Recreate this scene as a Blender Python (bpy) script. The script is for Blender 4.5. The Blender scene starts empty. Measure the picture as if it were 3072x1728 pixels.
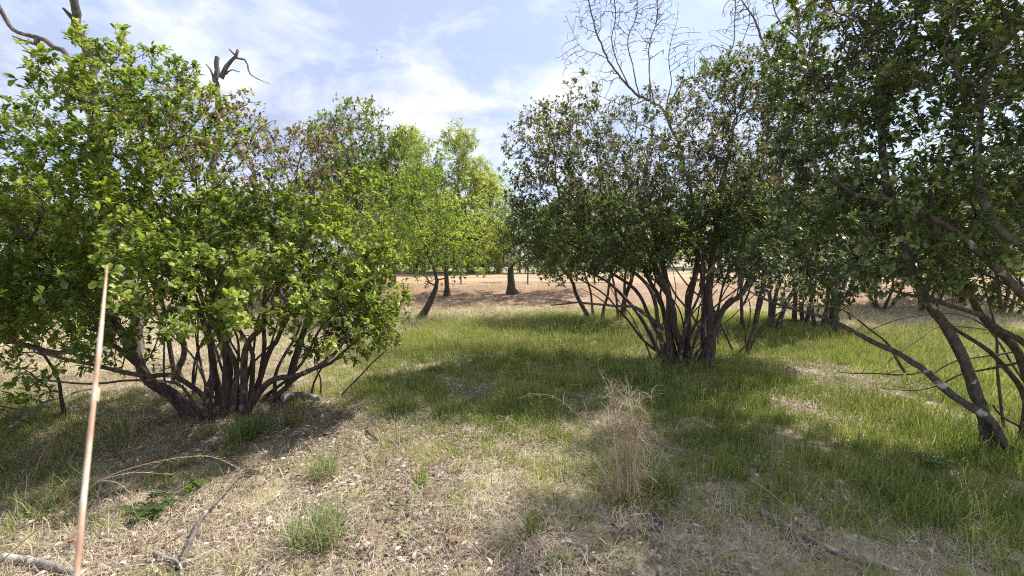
import bpy, math, random
import numpy as np
from mathutils import Vector

# ---------------------------------------------------------------- camera, world, sun, exposure
SC = bpy.context.scene
COL = SC.collection
F, CH, PITCH = 453.0, 1.6, math.atan(38.0/453.0)
cam_d = bpy.data.cameras.new('camera'); cam = bpy.data.objects.new('camera', cam_d); COL.objects.link(cam)
cam.location = (0, 0, CH); cam.rotation_euler = (math.pi/2 - PITCH, 0, 0)
cam_d.sensor_width = 36.0; cam_d.lens = 36.0*F/1024.0
cam_d.clip_start = 0.02; cam_d.clip_end = 2000
cam_d.dof.use_dof = True; cam_d.dof.focus_distance = 4.5; cam_d.dof.aperture_fstop = 6.5
SC.camera = cam

SUN_AZ, SUN_EL = math.radians(56), math.radians(55)      # azimuth clockwise from +Y (the view direction)
SKY_STRENGTH, SUN_STRENGTH = 0.15, 3.1
EXPOSURE = 1.32
world = bpy.data.worlds.new('World'); SC.world = world; world.use_nodes = True
nt = world.node_tree; nt.nodes.clear()
def N(nt, t, **kw):
    n = nt.nodes.new(t)
    for k, v in kw.items(): setattr(n, k, v)
    return n
wo = N(nt, 'ShaderNodeOutputWorld'); bg = N(nt, 'ShaderNodeBackground'); bg.inputs['Strength'].default_value = SKY_STRENGTH
sky = N(nt, 'ShaderNodeTexSky', sky_type='NISHITA'); sky.sun_disc = False
sky.sun_elevation = SUN_EL; sky.sun_rotation = SUN_AZ; sky.altitude = 200; sky.air_density = 1.0; sky.dust_density = 2.0; sky.ozone_density = 2.0
tc = N(nt, 'ShaderNodeTexCoord')
sep = N(nt, 'ShaderNodeSeparateXYZ'); nt.links.new(tc.outputs['Generated'], sep.inputs[0])
addz = N(nt, 'ShaderNodeMath', operation='MAXIMUM'); nt.links.new(sep.outputs['Z'], addz.inputs[0]); addz.inputs[1].default_value = 0.0
addz2 = N(nt, 'ShaderNodeMath', operation='ADD'); nt.links.new(addz.outputs[0], addz2.inputs[0]); addz2.inputs[1].default_value = 0.22
dv = N(nt, 'ShaderNodeVectorMath', operation='DIVIDE'); nt.links.new(tc.outputs['Generated'], dv.inputs[0])
cmb = N(nt, 'ShaderNodeCombineXYZ')
for i in range(3): nt.links.new(addz2.outputs[0], cmb.inputs[i])
nt.links.new(cmb.outputs[0], dv.inputs[1])
def wnoise(scale, detail, rough, off, dist=0.0):
    m = N(nt, 'ShaderNodeMapping'); m.inputs['Location'].default_value = off
    nt.links.new(dv.outputs[0], m.inputs['Vector'])
    n = N(nt, 'ShaderNodeTexNoise'); n.inputs['Scale'].default_value = scale; n.inputs['Detail'].default_value = detail
    n.inputs['Roughness'].default_value = rough; n.inputs['Distortion'].default_value = dist
    nt.links.new(m.outputs[0], n.inputs['Vector']); return n
def ramp(nt, src, stops):
    r = N(nt, 'ShaderNodeValToRGB'); cr = r.color_ramp
    while len(cr.elements) < len(stops): cr.elements.new(0.5)
    for e, (p, c) in zip(cr.elements, stops):
        e.position = p; e.color = (c, c, c, 1) if not hasattr(c, '__len__') else (*c, 1)
    nt.links.new(src, r.inputs[0]); return r
veil = ramp(nt, wnoise(0.8, 4, .5, (3.1, 1.7, 0)).outputs['Fac'], [(0.28, .66), (0.66, 1.0)])
puff = ramp(nt, wnoise(2.6, 9, .6, (1.3, 4.9, 0), .35).outputs['Fac'], [(0.45, 0.0), (0.56, .40), (0.68, 1.0)])
mx1 = N(nt, 'ShaderNodeMix', data_type='RGBA'); mx2 = N(nt, 'ShaderNodeMix', data_type='RGBA')
nt.links.new(veil.outputs[0], mx1.inputs['Factor']); nt.links.new(sky.outputs[0], mx1.inputs['A']); mx1.inputs['B'].default_value = (1.52, 1.75, 2.38, 1)
nt.links.new(puff.outputs[0], mx2.inputs['Factor']); nt.links.new(mx1.outputs['Result'], mx2.inputs['A']); mx2.inputs['B'].default_value = (3.0, 3.08, 3.3, 1)
nt.links.new(mx2.outputs['Result'], bg.inputs['Color']); nt.links.new(bg.outputs[0], wo.inputs[0])

sun_d = bpy.data.lights.new('sun', 'SUN'); sun = bpy.data.objects.new('sun', sun_d); COL.objects.link(sun)
sun_d.energy = SUN_STRENGTH; sun_d.angle = math.radians(2.0); sun_d.color = (1, .95, .86)
sdir = Vector((math.sin(SUN_AZ)*math.cos(SUN_EL), math.cos(SUN_AZ)*math.cos(SUN_EL), math.sin(SUN_EL)))
sun.rotation_euler = sdir.to_track_quat('Z', 'Y').to_euler(); sun.location = (0, 0, 20)
SC.view_settings.view_transform = 'Standard'; SC.view_settings.look = 'None'
SC.view_settings.exposure = EXPOSURE; SC.view_settings.gamma = 1.0
SC.render.engine = 'CYCLES'
cy = SC.cycles
cy.use_denoising = False; cy.filter_width = 1.1; cy.max_bounces = 5; cy.diffuse_bounces = 3; cy.glossy_bounces = 2; cy.transmission_bounces = 3
cy.transparent_max_bounces = 4; cy.caustics_reflective = False; cy.caustics_refractive = False; cy.sample_clamp_indirect = 6

# ---------------------------------------------------------------- numbers
def smooth(a, b, x):
    t = np.clip((np.asarray(x, float)-a)/(b-a), 0, 1); return t*t*(3-2*t)
def _h(i, j, k, s):
    n = (i*374761393 + j*668265263 + k*2147483647 + s*974634777) & 0xffffffff
    n = ((n ^ (n >> 13))*1274126177) & 0xffffffff
    return ((n ^ (n >> 16)) & 0xffff)/65535.0
def vnoise(p, s=0):
    p = np.atleast_2d(np.asarray(p, float)); i = np.floor(p).astype(np.int64); f = p-i; f = f*f*(3-2*f); r = 0
    for a in (0, 1):
        for b in (0, 1):
            for c in (0, 1):
                w = (f[:, 0] if a else 1-f[:, 0])*(f[:, 1] if b else 1-f[:, 1])*(f[:, 2] if c else 1-f[:, 2])
                r = r+w*_h(i[:, 0]+a, i[:, 1]+b, i[:, 2]+c, s)
    return r
def n2(x, y, sc, s=0):
    x = np.atleast_1d(np.asarray(x, float)); y = np.atleast_1d(np.asarray(y, float))
    return vnoise(np.stack([x*sc, y*sc, np.zeros_like(x)+.5], 1), s)
def gz(x, y):
    """height of the ground"""
    x = np.atleast_1d(np.asarray(x, float)); y = np.atleast_1d(np.asarray(y, float))
    near = 1-smooth(14, 20, np.hypot(x, y))
    return (n2(x, y, .55, 3)-.5)*.10*near + (n2(x, y, 1.7, 4)-.5)*.035*near + smooth(11.8, 15.5, y+.06*x)*.35
def gz1(x, y): return float(gz(x, y)[0])
CP, SP = math.cos(PITCH), math.sin(PITCH)
def ray(px, py):
    u, v = (px-512)/F, (288-py)/F
    return np.array([u, CP+v*SP, -SP+v*CP])
def pt(px, py, d):
    r = ray(px, py); return np.array([0, 0, CH])+r*(d/r[1])
def gpt(px, py):
    r = ray(px, py); z = 0.0
    for _ in range(12):
        p = np.array([0, 0, CH])+r*((CH-z)/-r[2]); z = .5*z+.5*gz1(p[0], p[1])
    return np.array([p[0], p[1], gz1(p[0], p[1])])
def unit(v): return v/np.maximum(np.linalg.norm(v, axis=-1, keepdims=True), 1e-9)

# ---------------------------------------------------------------- objects and meshes
def tag(o, label=None, cat=None, group=None, kind=None):
    for k, v in (('label', label), ('category', cat), ('group', group), ('kind', kind)):
        if v: o[k] = v
    return o
def empty(name, loc=(0, 0, 0)):
    o = bpy.data.objects.new(name, None); COL.objects.link(o); o.location = loc; o.empty_display_size = .1; return o
def mesh_np(name, V, quads=None, tris=None, col=None, smooth_=True):
    me = bpy.data.meshes.new(name); V = np.asarray(V, np.float32)
    q = np.zeros((0, 4), np.int32) if quads is None else np.asarray(quads, np.int32).reshape(-1, 4)
    t = np.zeros((0, 3), np.int32) if tris is None else np.asarray(tris, np.int32).reshape(-1, 3)
    me.vertices.add(len(V)); me.vertices.foreach_set('co', V.ravel())
    L = np.concatenate([q.ravel(), t.ravel()]); me.loops.add(len(L)); me.loops.foreach_set('vertex_index', L)
    n = len(q)+len(t); me.polygons.add(n)
    st = np.concatenate([np.arange(len(q))*4, len(q)*4+np.arange(len(t))*3]).astype(np.int32)
    me.polygons.foreach_set('loop_start', st)
    if smooth_: me.polygons.foreach_set('use_smooth', np.ones(n, bool))
    if col is not None:
        a = me.attributes.new('col', 'FLOAT_COLOR', 'POINT'); c = np.ones((len(V), 4), np.float32); c[:, :3] = col
        a.data.foreach_set('color', c.ravel())
    me.update(calc_edges=True); return me
def link(name, me, mat, parent=None, local=True):
    if mat and not me.materials: me.materials.append(mat)
    o = bpy.data.objects.new(name, me); COL.objects.link(o)
    if parent is not None: o.parent = parent
    return o
class Bag:
    """collects tubes, blades and leaves into arrays"""
    def __init__(s): s.V, s.Q, s.T, s.C, s.n = [], [], [], [], 0
    def add(s, V, Q=None, T=None, C=None):
        V = np.asarray(V, float); s.V.append(V)
        if Q is not None and len(Q): s.Q.append(np.asarray(Q)+s.n)
        if T is not None and len(T): s.T.append(np.asarray(T)+s.n)
        if C is not None: s.C.append(np.broadcast_to(np.asarray(C, float), (len(V), 3)))
        s.n += len(V)
    def mesh(s, name, origin=(0, 0, 0), smooth_=True):
        V = np.concatenate(s.V)-np.asarray(origin, float)
        return mesh_np(name, V, np.concatenate(s.Q) if s.Q else None, np.concatenate(s.T) if s.T else None,
                       np.concatenate(s.C) if s.C else None, smooth_)
_ring = {}
def tube(bag, P, R, sides=None, seed=0, rough=0.0, col=None):
    P = np.asarray(P, float); R = np.asarray(R, float); n = len(P)
    if n < 2: return
    if sides is None: sides = 10 if R.max() > .03 else 6 if R.max() > .012 else 4 if R.max() > .005 else 3
    T = np.empty_like(P); T[1:-1] = P[2:]-P[:-2]; T[0] = P[1]-P[0]; T[-1] = P[-1]-P[-2]; T = unit(T)
    u = np.cross(T[0], (0.31, .17, .93) if abs(T[0][2]) < .9 else (1, .1, 0)); u /= np.linalg.norm(u)
    U = np.empty_like(P); U[0] = u
    for i in range(1, n):
        u = u-T[i]*np.dot(u, T[i]); l = math.sqrt(u[0]*u[0]+u[1]*u[1]+u[2]*u[2]); u = u/max(l, 1e-6); U[i] = u
    W = np.cross(T, U); a = np.arange(sides)*2*math.pi/sides
    rr = R[:, None]*np.ones((1, sides))
    if rough:
        rg = np.random.default_rng(seed); rr = rr*(1+rough*rg.uniform(-1, 1, sides)[None]+rough*.6*rg.uniform(-1, 1, (n, sides)))
    V = P[:, None]+(U[:, None]*np.cos(a)[None, :, None]+W[:, None]*np.sin(a)[None, :, None])*rr[..., None]
    V = np.concatenate([V.reshape(-1, 3), P[-1:]+T[-1:]*R[-1]*.6])
    if (n, sides) not in _ring:
        i = np.arange(n-1)[:, None]*sides; j = np.arange(sides)[None]; k = (j+1) % sides
        q = np.stack([i+j, i+k, i+sides+k, i+sides+j], -1).reshape(-1, 4)
        b = (n-1)*sides; t = np.stack([b+np.arange(sides), b+(np.arange(sides)+1) % sides, np.full(sides, n*sides)], 1)
        _ring[(n, sides)] = (q, t)
    q, t = _ring[(n, sides)]; bag.add(V, q, t, col)
def spline(P, step):
    """Catmull-Rom through control points, sampled at about step"""
    P = np.asarray(P, float)
    if len(P) == 2: P = np.array([P[0], (P[0]+P[1])/2, P[1]])
    E = np.concatenate([[2*P[0]-P[1]], P, [2*P[-1]-P[-2]]]); out = []
    for i in range(1, len(E)-2):
        m = max(1, int(round(np.linalg.norm(E[i+1]-E[i])/step)))
        for t in np.arange(m)/m:
            a, b, c, d = E[i-1], E[i], E[i+1], E[i+2]
            out.append(.5*(2*b+(c-a)*t+(2*a-5*b+4*c-d)*t*t+(3*b-a-3*c+d)*t**3))
    out.append(P[-1]); return np.array(out)
def leaves(bag, P, A, Nn, L, W, C, kind='fine', curl=.15):
    """many leaves at once: base points P, axes A, normals Nn"""
    A = unit(A); Nn = unit(Nn-A*np.sum(A*Nn, -1, keepdims=True)); B = np.cross(Nn, A)
    L = np.asarray(L)[:, None]; W = np.asarray(W)[:, None]; n = len(P); k = np.arange(n)[:, None]
    if kind == 'fine':   # obovate outline of seven points, blunt at the tip
        tpl = [(0, 0, 0), (.42, -.34, .02), (.42, .34, .02), (.80, -.50, -.3), (.80, .50, -.3), (1, -.2, -.9), (1, .2, -.9)]
        V = np.stack([P+A*L*a+B*W*b+Nn*L*(curl*c+abs(b)*.22) for a, b, c in tpl], 1).reshape(-1, 3)
        T = k*7+np.array([[0, 1, 2]]); Q = np.concatenate([k*7+np.array([[1, 3, 4, 2]]), k*7+np.array([[3, 5, 6, 4]])]); m = 7
    elif kind == 'mid':  # five points, blunt
        tpl = [(0, 0, 0), (.62, -.5, .3), (.62, .5, .3), (1, -.24, -.6), (1, .24, -.6)]
        V = np.stack([P+A*L*a+B*W*b+Nn*L*curl*c for a, b, c in tpl], 1).reshape(-1, 3)
        T = k*5+np.array([[0, 1, 2]]); Q = k*5+np.array([[1, 3, 4, 2]]); m = 5
    else:
        tpl = [(0, 0, 0), (.55, -.5, .5), (1, 0, -.6), (.55, .5, .5)]
        V = np.stack([P+A*L*a+B*W*b+Nn*L*curl*c for a, b, c in tpl], 1).reshape(-1, 3)
        T = np.concatenate([k*4+np.array([[0, 1, 2]]), k*4+np.array([[0, 2, 3]])]); Q = None; m = 4
    bag.add(V, Q, T, np.repeat(np.broadcast_to(C, (n, 3)), m, 0))
def rnd_dirs(rg, n):
    v = rg.normal(size=(n, 3)); return unit(v)

# ---------------------------------------------------------------- materials
def mat_new(name):
    m = bpy.data.materials.new(name); m.use_nodes = True; t = m.node_tree; t.nodes.clear()
    o = N(t, 'ShaderNodeOutputMaterial'); return m, t, o
def mixrgb(t, fac, a, b, blend='MIX'):
    x = N(t, 'ShaderNodeMix', data_type='RGBA', blend_type=blend)
    for k, v in (('Factor', fac), ('A', a), ('B', b)):
        if hasattr(v, 'is_linked'): t.links.new(v, x.inputs[k])
        elif k == 'Factor': x.inputs[k].default_value = v
        else: x.inputs[k].default_value = (*v, 1)
    return x.outputs['Result']
def noise(t, scale, detail=4, rough=.55, vec=None, dist=0):
    n = N(t, 'ShaderNodeTexNoise'); n.inputs['Scale'].default_value = scale; n.inputs['Detail'].default_value = detail
    n.inputs['Roughness'].default_value = rough; n.inputs['Distortion'].default_value = dist
    if vec is not None: t.links.new(vec, n.inputs['Vector'])
    return n
def leaf_mat(name, trans=.42, rough=.42, spec=.45, ttint=(1.25, 1.35, .55)):
    m, t, o = mat_new(name)
    at = N(t, 'ShaderNodeAttribute', attribute_name='col')
    p = N(t, 'ShaderNodeBsdfPrincipled'); p.inputs['Roughness'].default_value = rough; p.inputs['Specular IOR Level'].default_value = spec
    t.links.new(at.outputs['Color'], p.inputs['Base Color'])
    tr = N(t, 'ShaderNodeBsdfTranslucent')
    t.links.new(mixrgb(t, 1.0, at.outputs['Color'], ttint, 'MULTIPLY'), tr.inputs['Color'])
    mx = N(t, 'ShaderNodeMixShader'); mx.inputs[0].default_value = trans
    t.links.new(p.outputs[0], mx.inputs[1]); t.links.new(tr.outputs[0], mx.inputs[2]); t.links.new(mx.outputs[0], o.inputs[0]); return m
def bark_mat(name, dark, mid, pale, pale_at=.62, stretch=4.0, bump=.6):
    m, t, o = mat_new(name)
    tc = N(t, 'ShaderNodeTexCoord'); mp = N(t, 'ShaderNodeMapping'); mp.inputs['Scale'].default_value = (1, 1, 1/stretch)
    t.links.new(tc.outputs['Object'], mp.inputs[0])
    a = noise(t, 38, 6, .65, mp.outputs[0]); b = noise(t, 7, 3, .5, tc.outputs['Object'], .6)
    r1 = ramp(t, a.outputs['Fac'], [(.34, dark), (.62, mid)])
    r2 = ramp(t, b.outputs['Fac'], [(pale_at, 0.0), (pale_at+.05, 1.0)])
    c = mixrgb(t, r2.outputs[0], r1.outputs[0], pale)
    p = N(t, 'ShaderNodeBsdfPrincipled'); p.inputs['Roughness'].default_value = .85; p.inputs['Specular IOR Level'].default_value = .2
    t.links.new(c, p.inputs['Base Color'])
    bm = N(t, 'ShaderNodeBump'); bm.inputs['Strength'].default_value = bump; bm.inputs['Distance'].default_value = .01
    t.links.new(a.outputs['Fac'], bm.inputs['Height']); t.links.new(bm.outputs[0], p.inputs['Normal'])
    t.links.new(p.outputs[0], o.inputs[0]); return m
def attr_mat(name, rough=.8, spec=.2, trans=0.0):
    if trans: return leaf_mat(name, trans, rough, spec, (1.1, 1.05, .8))
    m, t, o = mat_new(name); at = N(t, 'ShaderNodeAttribute', attribute_name='col')
    p = N(t, 'ShaderNodeBsdfPrincipled'); p.inputs['Roughness'].default_value = rough; p.inputs['Specular IOR Level'].default_value = spec
    t.links.new(at.outputs['Color'], p.inputs['Base Color']); t.links.new(p.outputs[0], o.inputs[0]); return m
def blade_mat(name, stops, trans=.4, attrname='tint'):
    """scattered blades: colour from the clump's own tint, broken up by the blade's own shade"""
    m, t, o = mat_new(name)
    at = N(t, 'ShaderNodeAttribute', attribute_name=attrname); at.attribute_type = 'INSTANCER'
    bl = N(t, 'ShaderNodeAttribute', attribute_name='col')
    ad = N(t, 'ShaderNodeMath', operation='ADD'); t.links.new(at.outputs['Fac'], ad.inputs[0])
    sb = N(t, 'ShaderNodeMath', operation='MULTIPLY_ADD'); t.links.new(bl.outputs['Fac'], sb.inputs[0]); sb.inputs[1].default_value = .5; sb.inputs[2].default_value = -.25
    t.links.new(sb.outputs[0], ad.inputs[1])
    r = ramp(t, ad.outputs[0], stops)
    p = N(t, 'ShaderNodeBsdfPrincipled'); p.inputs['Roughness'].default_value = .6; p.inputs['Specular IOR Level'].default_value = .25
    t.links.new(r.outputs[0], p.inputs['Base Color'])
    tr = N(t, 'ShaderNodeBsdfTranslucent'); t.links.new(mixrgb(t, 1.0, r.outputs[0], (1.2, 1.2, .7), 'MULTIPLY'), tr.inputs['Color'])
    mx = N(t, 'ShaderNodeMixShader'); mx.inputs[0].default_value = trans
    t.links.new(p.outputs[0], mx.inputs[1]); t.links.new(tr.outputs[0], mx.inputs[2]); t.links.new(mx.outputs[0], o.inputs[0]); return m
def plain(name, c, rough=.7, var=.0, scale=20, spec=.3, metal=0):
    m, t, o = mat_new(name); p = N(t, 'ShaderNodeBsdfPrincipled'); p.inputs['Roughness'].default_value = rough
    p.inputs['Specular IOR Level'].default_value = spec; p.inputs['Metallic'].default_value = metal
    tc = N(t, 'ShaderNodeTexCoord'); a = noise(t, scale, 5, .6, tc.outputs['Object'])
    r = ramp(t, a.outputs['Fac'], [(.3, tuple(x*(1-var) for x in c)), (.7, tuple(min(1, x*(1+var)) for x in c))])
    t.links.new(r.outputs[0], p.inputs['Base Color']); t.links.new(p.outputs[0], o.inputs[0]); return m

M = {}
M['leaf'] = leaf_mat('bush_leaf', .50, .40, .5, (1.3, 1.25, .7))
M['leaf_dark'] = leaf_mat('dark_bush_leaf', .42, .42, .4, (1.25, 1.3, .7))
M['leaf_far'] = leaf_mat('far_leaf', .5, .6, .2)
M['bark'] = bark_mat('grey_bark', (.07, .058, .05), (.19, .165, .15), (.34, .32, .30), .64)
M['bark_red'] = bark_mat('peeling_bark', (.05, .036, .03), (.15, .115, .10), (.34, .31, .29), .62, 8)
M['bark_pale'] = bark_mat('patchy_bark', (.045, .04, .034), (.13, .112, .095), (.44, .42, .385), .655, 3)
M['bark_dark'] = bark_mat('dark_rough_bark', (.045, .038, .033), (.13, .11, .095), (.2, .18, .16), .66, 3, 1.0)
M['bark_dead'] = bark_mat('dead_grey_wood', (.13, .115, .10), (.30, .275, .25), (.46, .43, .40), .6, 6)
M['straw'] = attr_mat('dry_straw', .7, .25, .25)
M['grassmesh'] = leaf_mat('clump_blade', .4, .55, .3, (1.15, 1.2, .6))
M['green_scatter'] = blade_mat('short_grass', [(0, (.16, .205, .05)), (.35, (.30, .345, .095)), (.65, (.47, .48, .18)), (1, (.62, .56, .33))])
M['weed_scatter'] = blade_mat('weed_leaf', [(0, (.10, .15, .05)), (.5, (.20, .26, .08)), (1, (.36, .40, .18))], .35)
M['seed_scatter'] = blade_mat('seeding_grass', [(0, (.22, .26, .09)), (.5, (.42, .42, .19)), (1, (.60, .54, .34))], .35)
M['dry_scatter'] = blade_mat('dry_grass', [(0, (.20, .155, .11)), (.4, (.49, .41, .29)), (.75, (.72, .64, .50)), (1, (.62, .49, .41))], .25)
M['litter'] = blade_mat('leaf_litter', [(0, (.05, .036, .03)), (.35, (.17, .12, .10)), (.65, (.40, .31, .25)), (1, (.72, .64, .54))], .1)

# ground material: soil under the grass, paler where it is dry
m, t, o = mat_new('soil_and_thatch')
tcg = N(t, 'ShaderNodeTexCoord')
na = noise(t, .7, 4, .55, tcg.outputs['Object']); nb = noise(t, 9, 6, .7, tcg.outputs['Object']); nc = noise(t, 60, 4, .7, tcg.outputs['Object'])
c1 = ramp(t, nb.outputs['Fac'], [(.32, (.20, .155, .105)), (.68, (.52, .44, .315))])
c2 = ramp(t, nb.outputs['Fac'], [(.32, (.12, .12, .055)), (.68, (.34, .32, .17))])
cc = mixrgb(t, ramp(t, na.outputs['Fac'], [(.4, 0.0), (.6, 1.0)]).outputs[0], c1.outputs[0], c2.outputs[0])
cc = mixrgb(t, ramp(t, nc.outputs['Fac'], [(.4, 0.0), (.7, .5)]).outputs[0], cc, (.46, .38, .28))
p = N(t, 'ShaderNodeBsdfPrincipled'); p.inputs['Roughness'].default_value = .95; p.inputs['Specular IOR Level'].default_value = .1
t.links.new(cc, p.inputs['Base Color'])
bm = N(t, 'ShaderNodeBump'); bm.inputs['Strength'].default_value = .5; bm.inputs['Distance'].default_value = .015
t.links.new(nb.outputs['Fac'], bm.inputs['Height']); t.links.new(bm.outputs[0], p.inputs['Normal']); t.links.new(p.outputs[0], o.inputs[0]); M['ground'] = m
m, t, o = mat_new('sandy_dirt')
tcg = N(t, 'ShaderNodeTexCoord'); na = noise(t, .5, 5, .6, tcg.outputs['Object']); nb = noise(t, 6, 6, .7, tcg.outputs['Object'])
c1 = ramp(t, na.outputs['Fac'], [(.35, (.37, .24, .15)), (.65, (.48, .335, .22))])
cc = mixrgb(t, ramp(t, nb.outputs['Fac'], [(.5, 0.0), (.75, .5)]).outputs[0], c1.outputs[0], (.38, .26, .17))
p = N(t, 'ShaderNodeBsdfPrincipled'); p.inputs['Roughness'].default_value = .95; p.inputs['Specular IOR Level'].default_value = .1
t.links.new(cc, p.inputs['Base Color']); t.links.new(p.outputs[0], o.inputs[0]); M['sand'] = m

# ---------------------------------------------------------------- ground and dirt road
def sheet(name, xs, ys, mat, lift=0.0):
    X, Y = np.meshgrid(xs, ys); Z = gz(X.ravel(), Y.ravel())+lift
    V = np.stack([X.ravel(), Y.ravel(), Z], 1); nx, ny = len(xs), len(ys)
    i = np.arange(nx-1)[None]+np.arange(ny-1)[:, None]*nx
    Q = np.stack([i, i+1, i+nx+1, i+nx], -1).reshape(-1, 4)
    return tag(link(name, mesh_np(name, V, Q), mat), kind='structure')
ax = np.linspace(-1, 1, 181); gx = 14*ax+300*np.sign(ax)*np.abs(ax)**7
ay = np.linspace(-.8, 1, 181); gy = 14*ay+340*np.sign(ay)*np.abs(ay)**7+4
sheet('ground', gx, gy, M['ground'])
m, t, o = mat_new('brown_bank'); tcg = N(t, 'ShaderNodeTexCoord'); na = noise(t, 1.1, 5, .6, tcg.outputs['Object']); nb = noise(t, 11, 6, .7, tcg.outputs['Object'])
c1 = ramp(t, na.outputs['Fac'], [(.35, (.20, .12, .08)), (.65, (.33, .22, .15))]); cc = mixrgb(t, ramp(t, nb.outputs['Fac'], [(.42, 0.0), (.72, .7)]).outputs[0], c1.outputs[0], (.42, .31, .22))
p = N(t, 'ShaderNodeBsdfPrincipled'); p.inputs['Roughness'].default_value = .95; p.inputs['Specular IOR Level'].default_value = .1; t.links.new(cc, p.inputs['Base Color']); t.links.new(p.outputs[0], o.inputs[0]); M['bank'] = m
bk = sheet('dirt_bank', np.linspace(-30, 30, 160), np.linspace(12.2, 16.1, 26), M['bank'], .02)
co = np.array([v.co[:] for v in bk.data.vertices]); f = np.clip((13.4-co[:, 1])/1.2, 0, 1); co[:, 1] += f*(n2(co[:, 0], 0*co[:, 0], .8, 15)-.5)*1.1; co[:, 2] = gz(co[:, 0], co[:, 1])+.02+(n2(co[:, 0], co[:, 1], 1.4, 16))*.05*(1-f)
bk.data.vertices.foreach_set('co', co.astype(np.float32).ravel())
g = sheet('dirt_road', np.linspace(-26, 26, 60), np.linspace(16.4, 22.5, 12), M['sand'], .03)
# wavy edges of the road
co = np.array([v.co[:] for v in g.data.vertices]); lo = co[:, 1] < 16.5; hi = co[:, 1] > 22.4
co[lo, 1] += n2(co[lo, 0], 0*co[lo, 0], .6, 5)*1.2; co[hi, 1] += n2(co[hi, 0], 0*co[hi, 0]+9, .3, 6)*1.5-.5
g.data.vertices.foreach_set('co', co.astype(np.float32).ravel())

# ---------------------------------------------------------------- trees and bushes
def colonize(P0, par0, attr, step, kill, rg, iters=140, jit=.22, trop=0.05):
    P = [p for p in P0]; par = list(par0); nch = [0]*len(P)
    A = np.array(attr); alive = np.ones(len(A), bool)
    PA = np.array(P); d = np.full(len(A), 1e9); near = np.zeros(len(A), int)
    for s in range(0, len(PA), 64):
        D = np.linalg.norm(A[:, None]-PA[None, s:s+64], axis=2); j = D.argmin(1); m = D[np.arange(len(A)), j]
        b = m < d; d[b] = m[b]; near[b] = j[b]+s
    alive &= d > kill; grown = {}
    for it in range(iters):
        idx = np.nonzero(alive)[0]
        if len(idx) < 3: break
        v = unit(A[idx]-np.array(P)[near[idx]]); S = {}
        for q, k in enumerate(near[idx]):
            if k in S: S[k] += v[q]
            else: S[k] = v[q].copy()
        new = []
        for k, s in S.items():
            s = s/max(np.linalg.norm(s), 1e-6)+rg.normal(size=3)*jit; s[2] += trop; s /= np.linalg.norm(s)
            g = grown.setdefault(k, [])
            if len(g) >= 3 or any(np.dot(s, o) > .93 for o in g):
                alive[idx[near[idx] == k][:max(1, 2)]] = False; continue
            g.append(s); new.append(len(P)); P.append(P[k]+s*step*rg.uniform(.8, 1.2)); par.append(k)
        if not new: continue
        NP = np.array([P[i] for i in new]); idx = np.nonzero(alive)[0]
        D = np.linalg.norm(A[idx][:, None]-NP[None], axis=2); j = D.argmin(1); m = D[np.arange(len(idx)), j]
        b = m < d[idx]; d[idx[b]] = m[b]; near[idx[b]] = np.array(new)[j[b]]
        alive[idx[d[idx] < kill]] = False
    return np.array(P), np.array(par)

def lobe_points(lobes, dens, rg, gap=.0, shell=.35, seed=0):
    out = []
    for (c, r) in lobes:
        c = np.asarray(c, float); r = np.asarray(r, float); n = int(dens*4.19*r[0]*r[1]*r[2])+6
        v = rnd_dirs(rg, n)*(rg.uniform(0, 1, n)**shell)[:, None]
        v *= (0.80+.38*vnoise(v*2.3+c, seed+1))[:, None]
        out.append(c+v*r)
    out = np.concatenate(out)
    if gap: out = out[vnoise(out*1.25, seed+2) > gap]
    return out[out[:, 2] > .25]

PALETTE = {
 'left': [(.165, .245, .045), (.27, .355, .065), (.44, .50, .12), (.085, .14, .034)],
 'right': [(.115, .16, .07), (.145, .19, .08), (.24, .28, .10), (.085, .12, .062)],
 'pale': [(.30, .34, .12), (.37, .41, .15), (.24, .28, .10), (.43, .45, .22)],
 'olive': [(.16, .20, .07), (.22, .25, .10), (.12, .155, .055), (.27, .29, .15)],
}
BROWN = np.array([(.15, .10, .085), (.21, .16, .12), (.12, .08, .075), (.27, .22, .16)])

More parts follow.
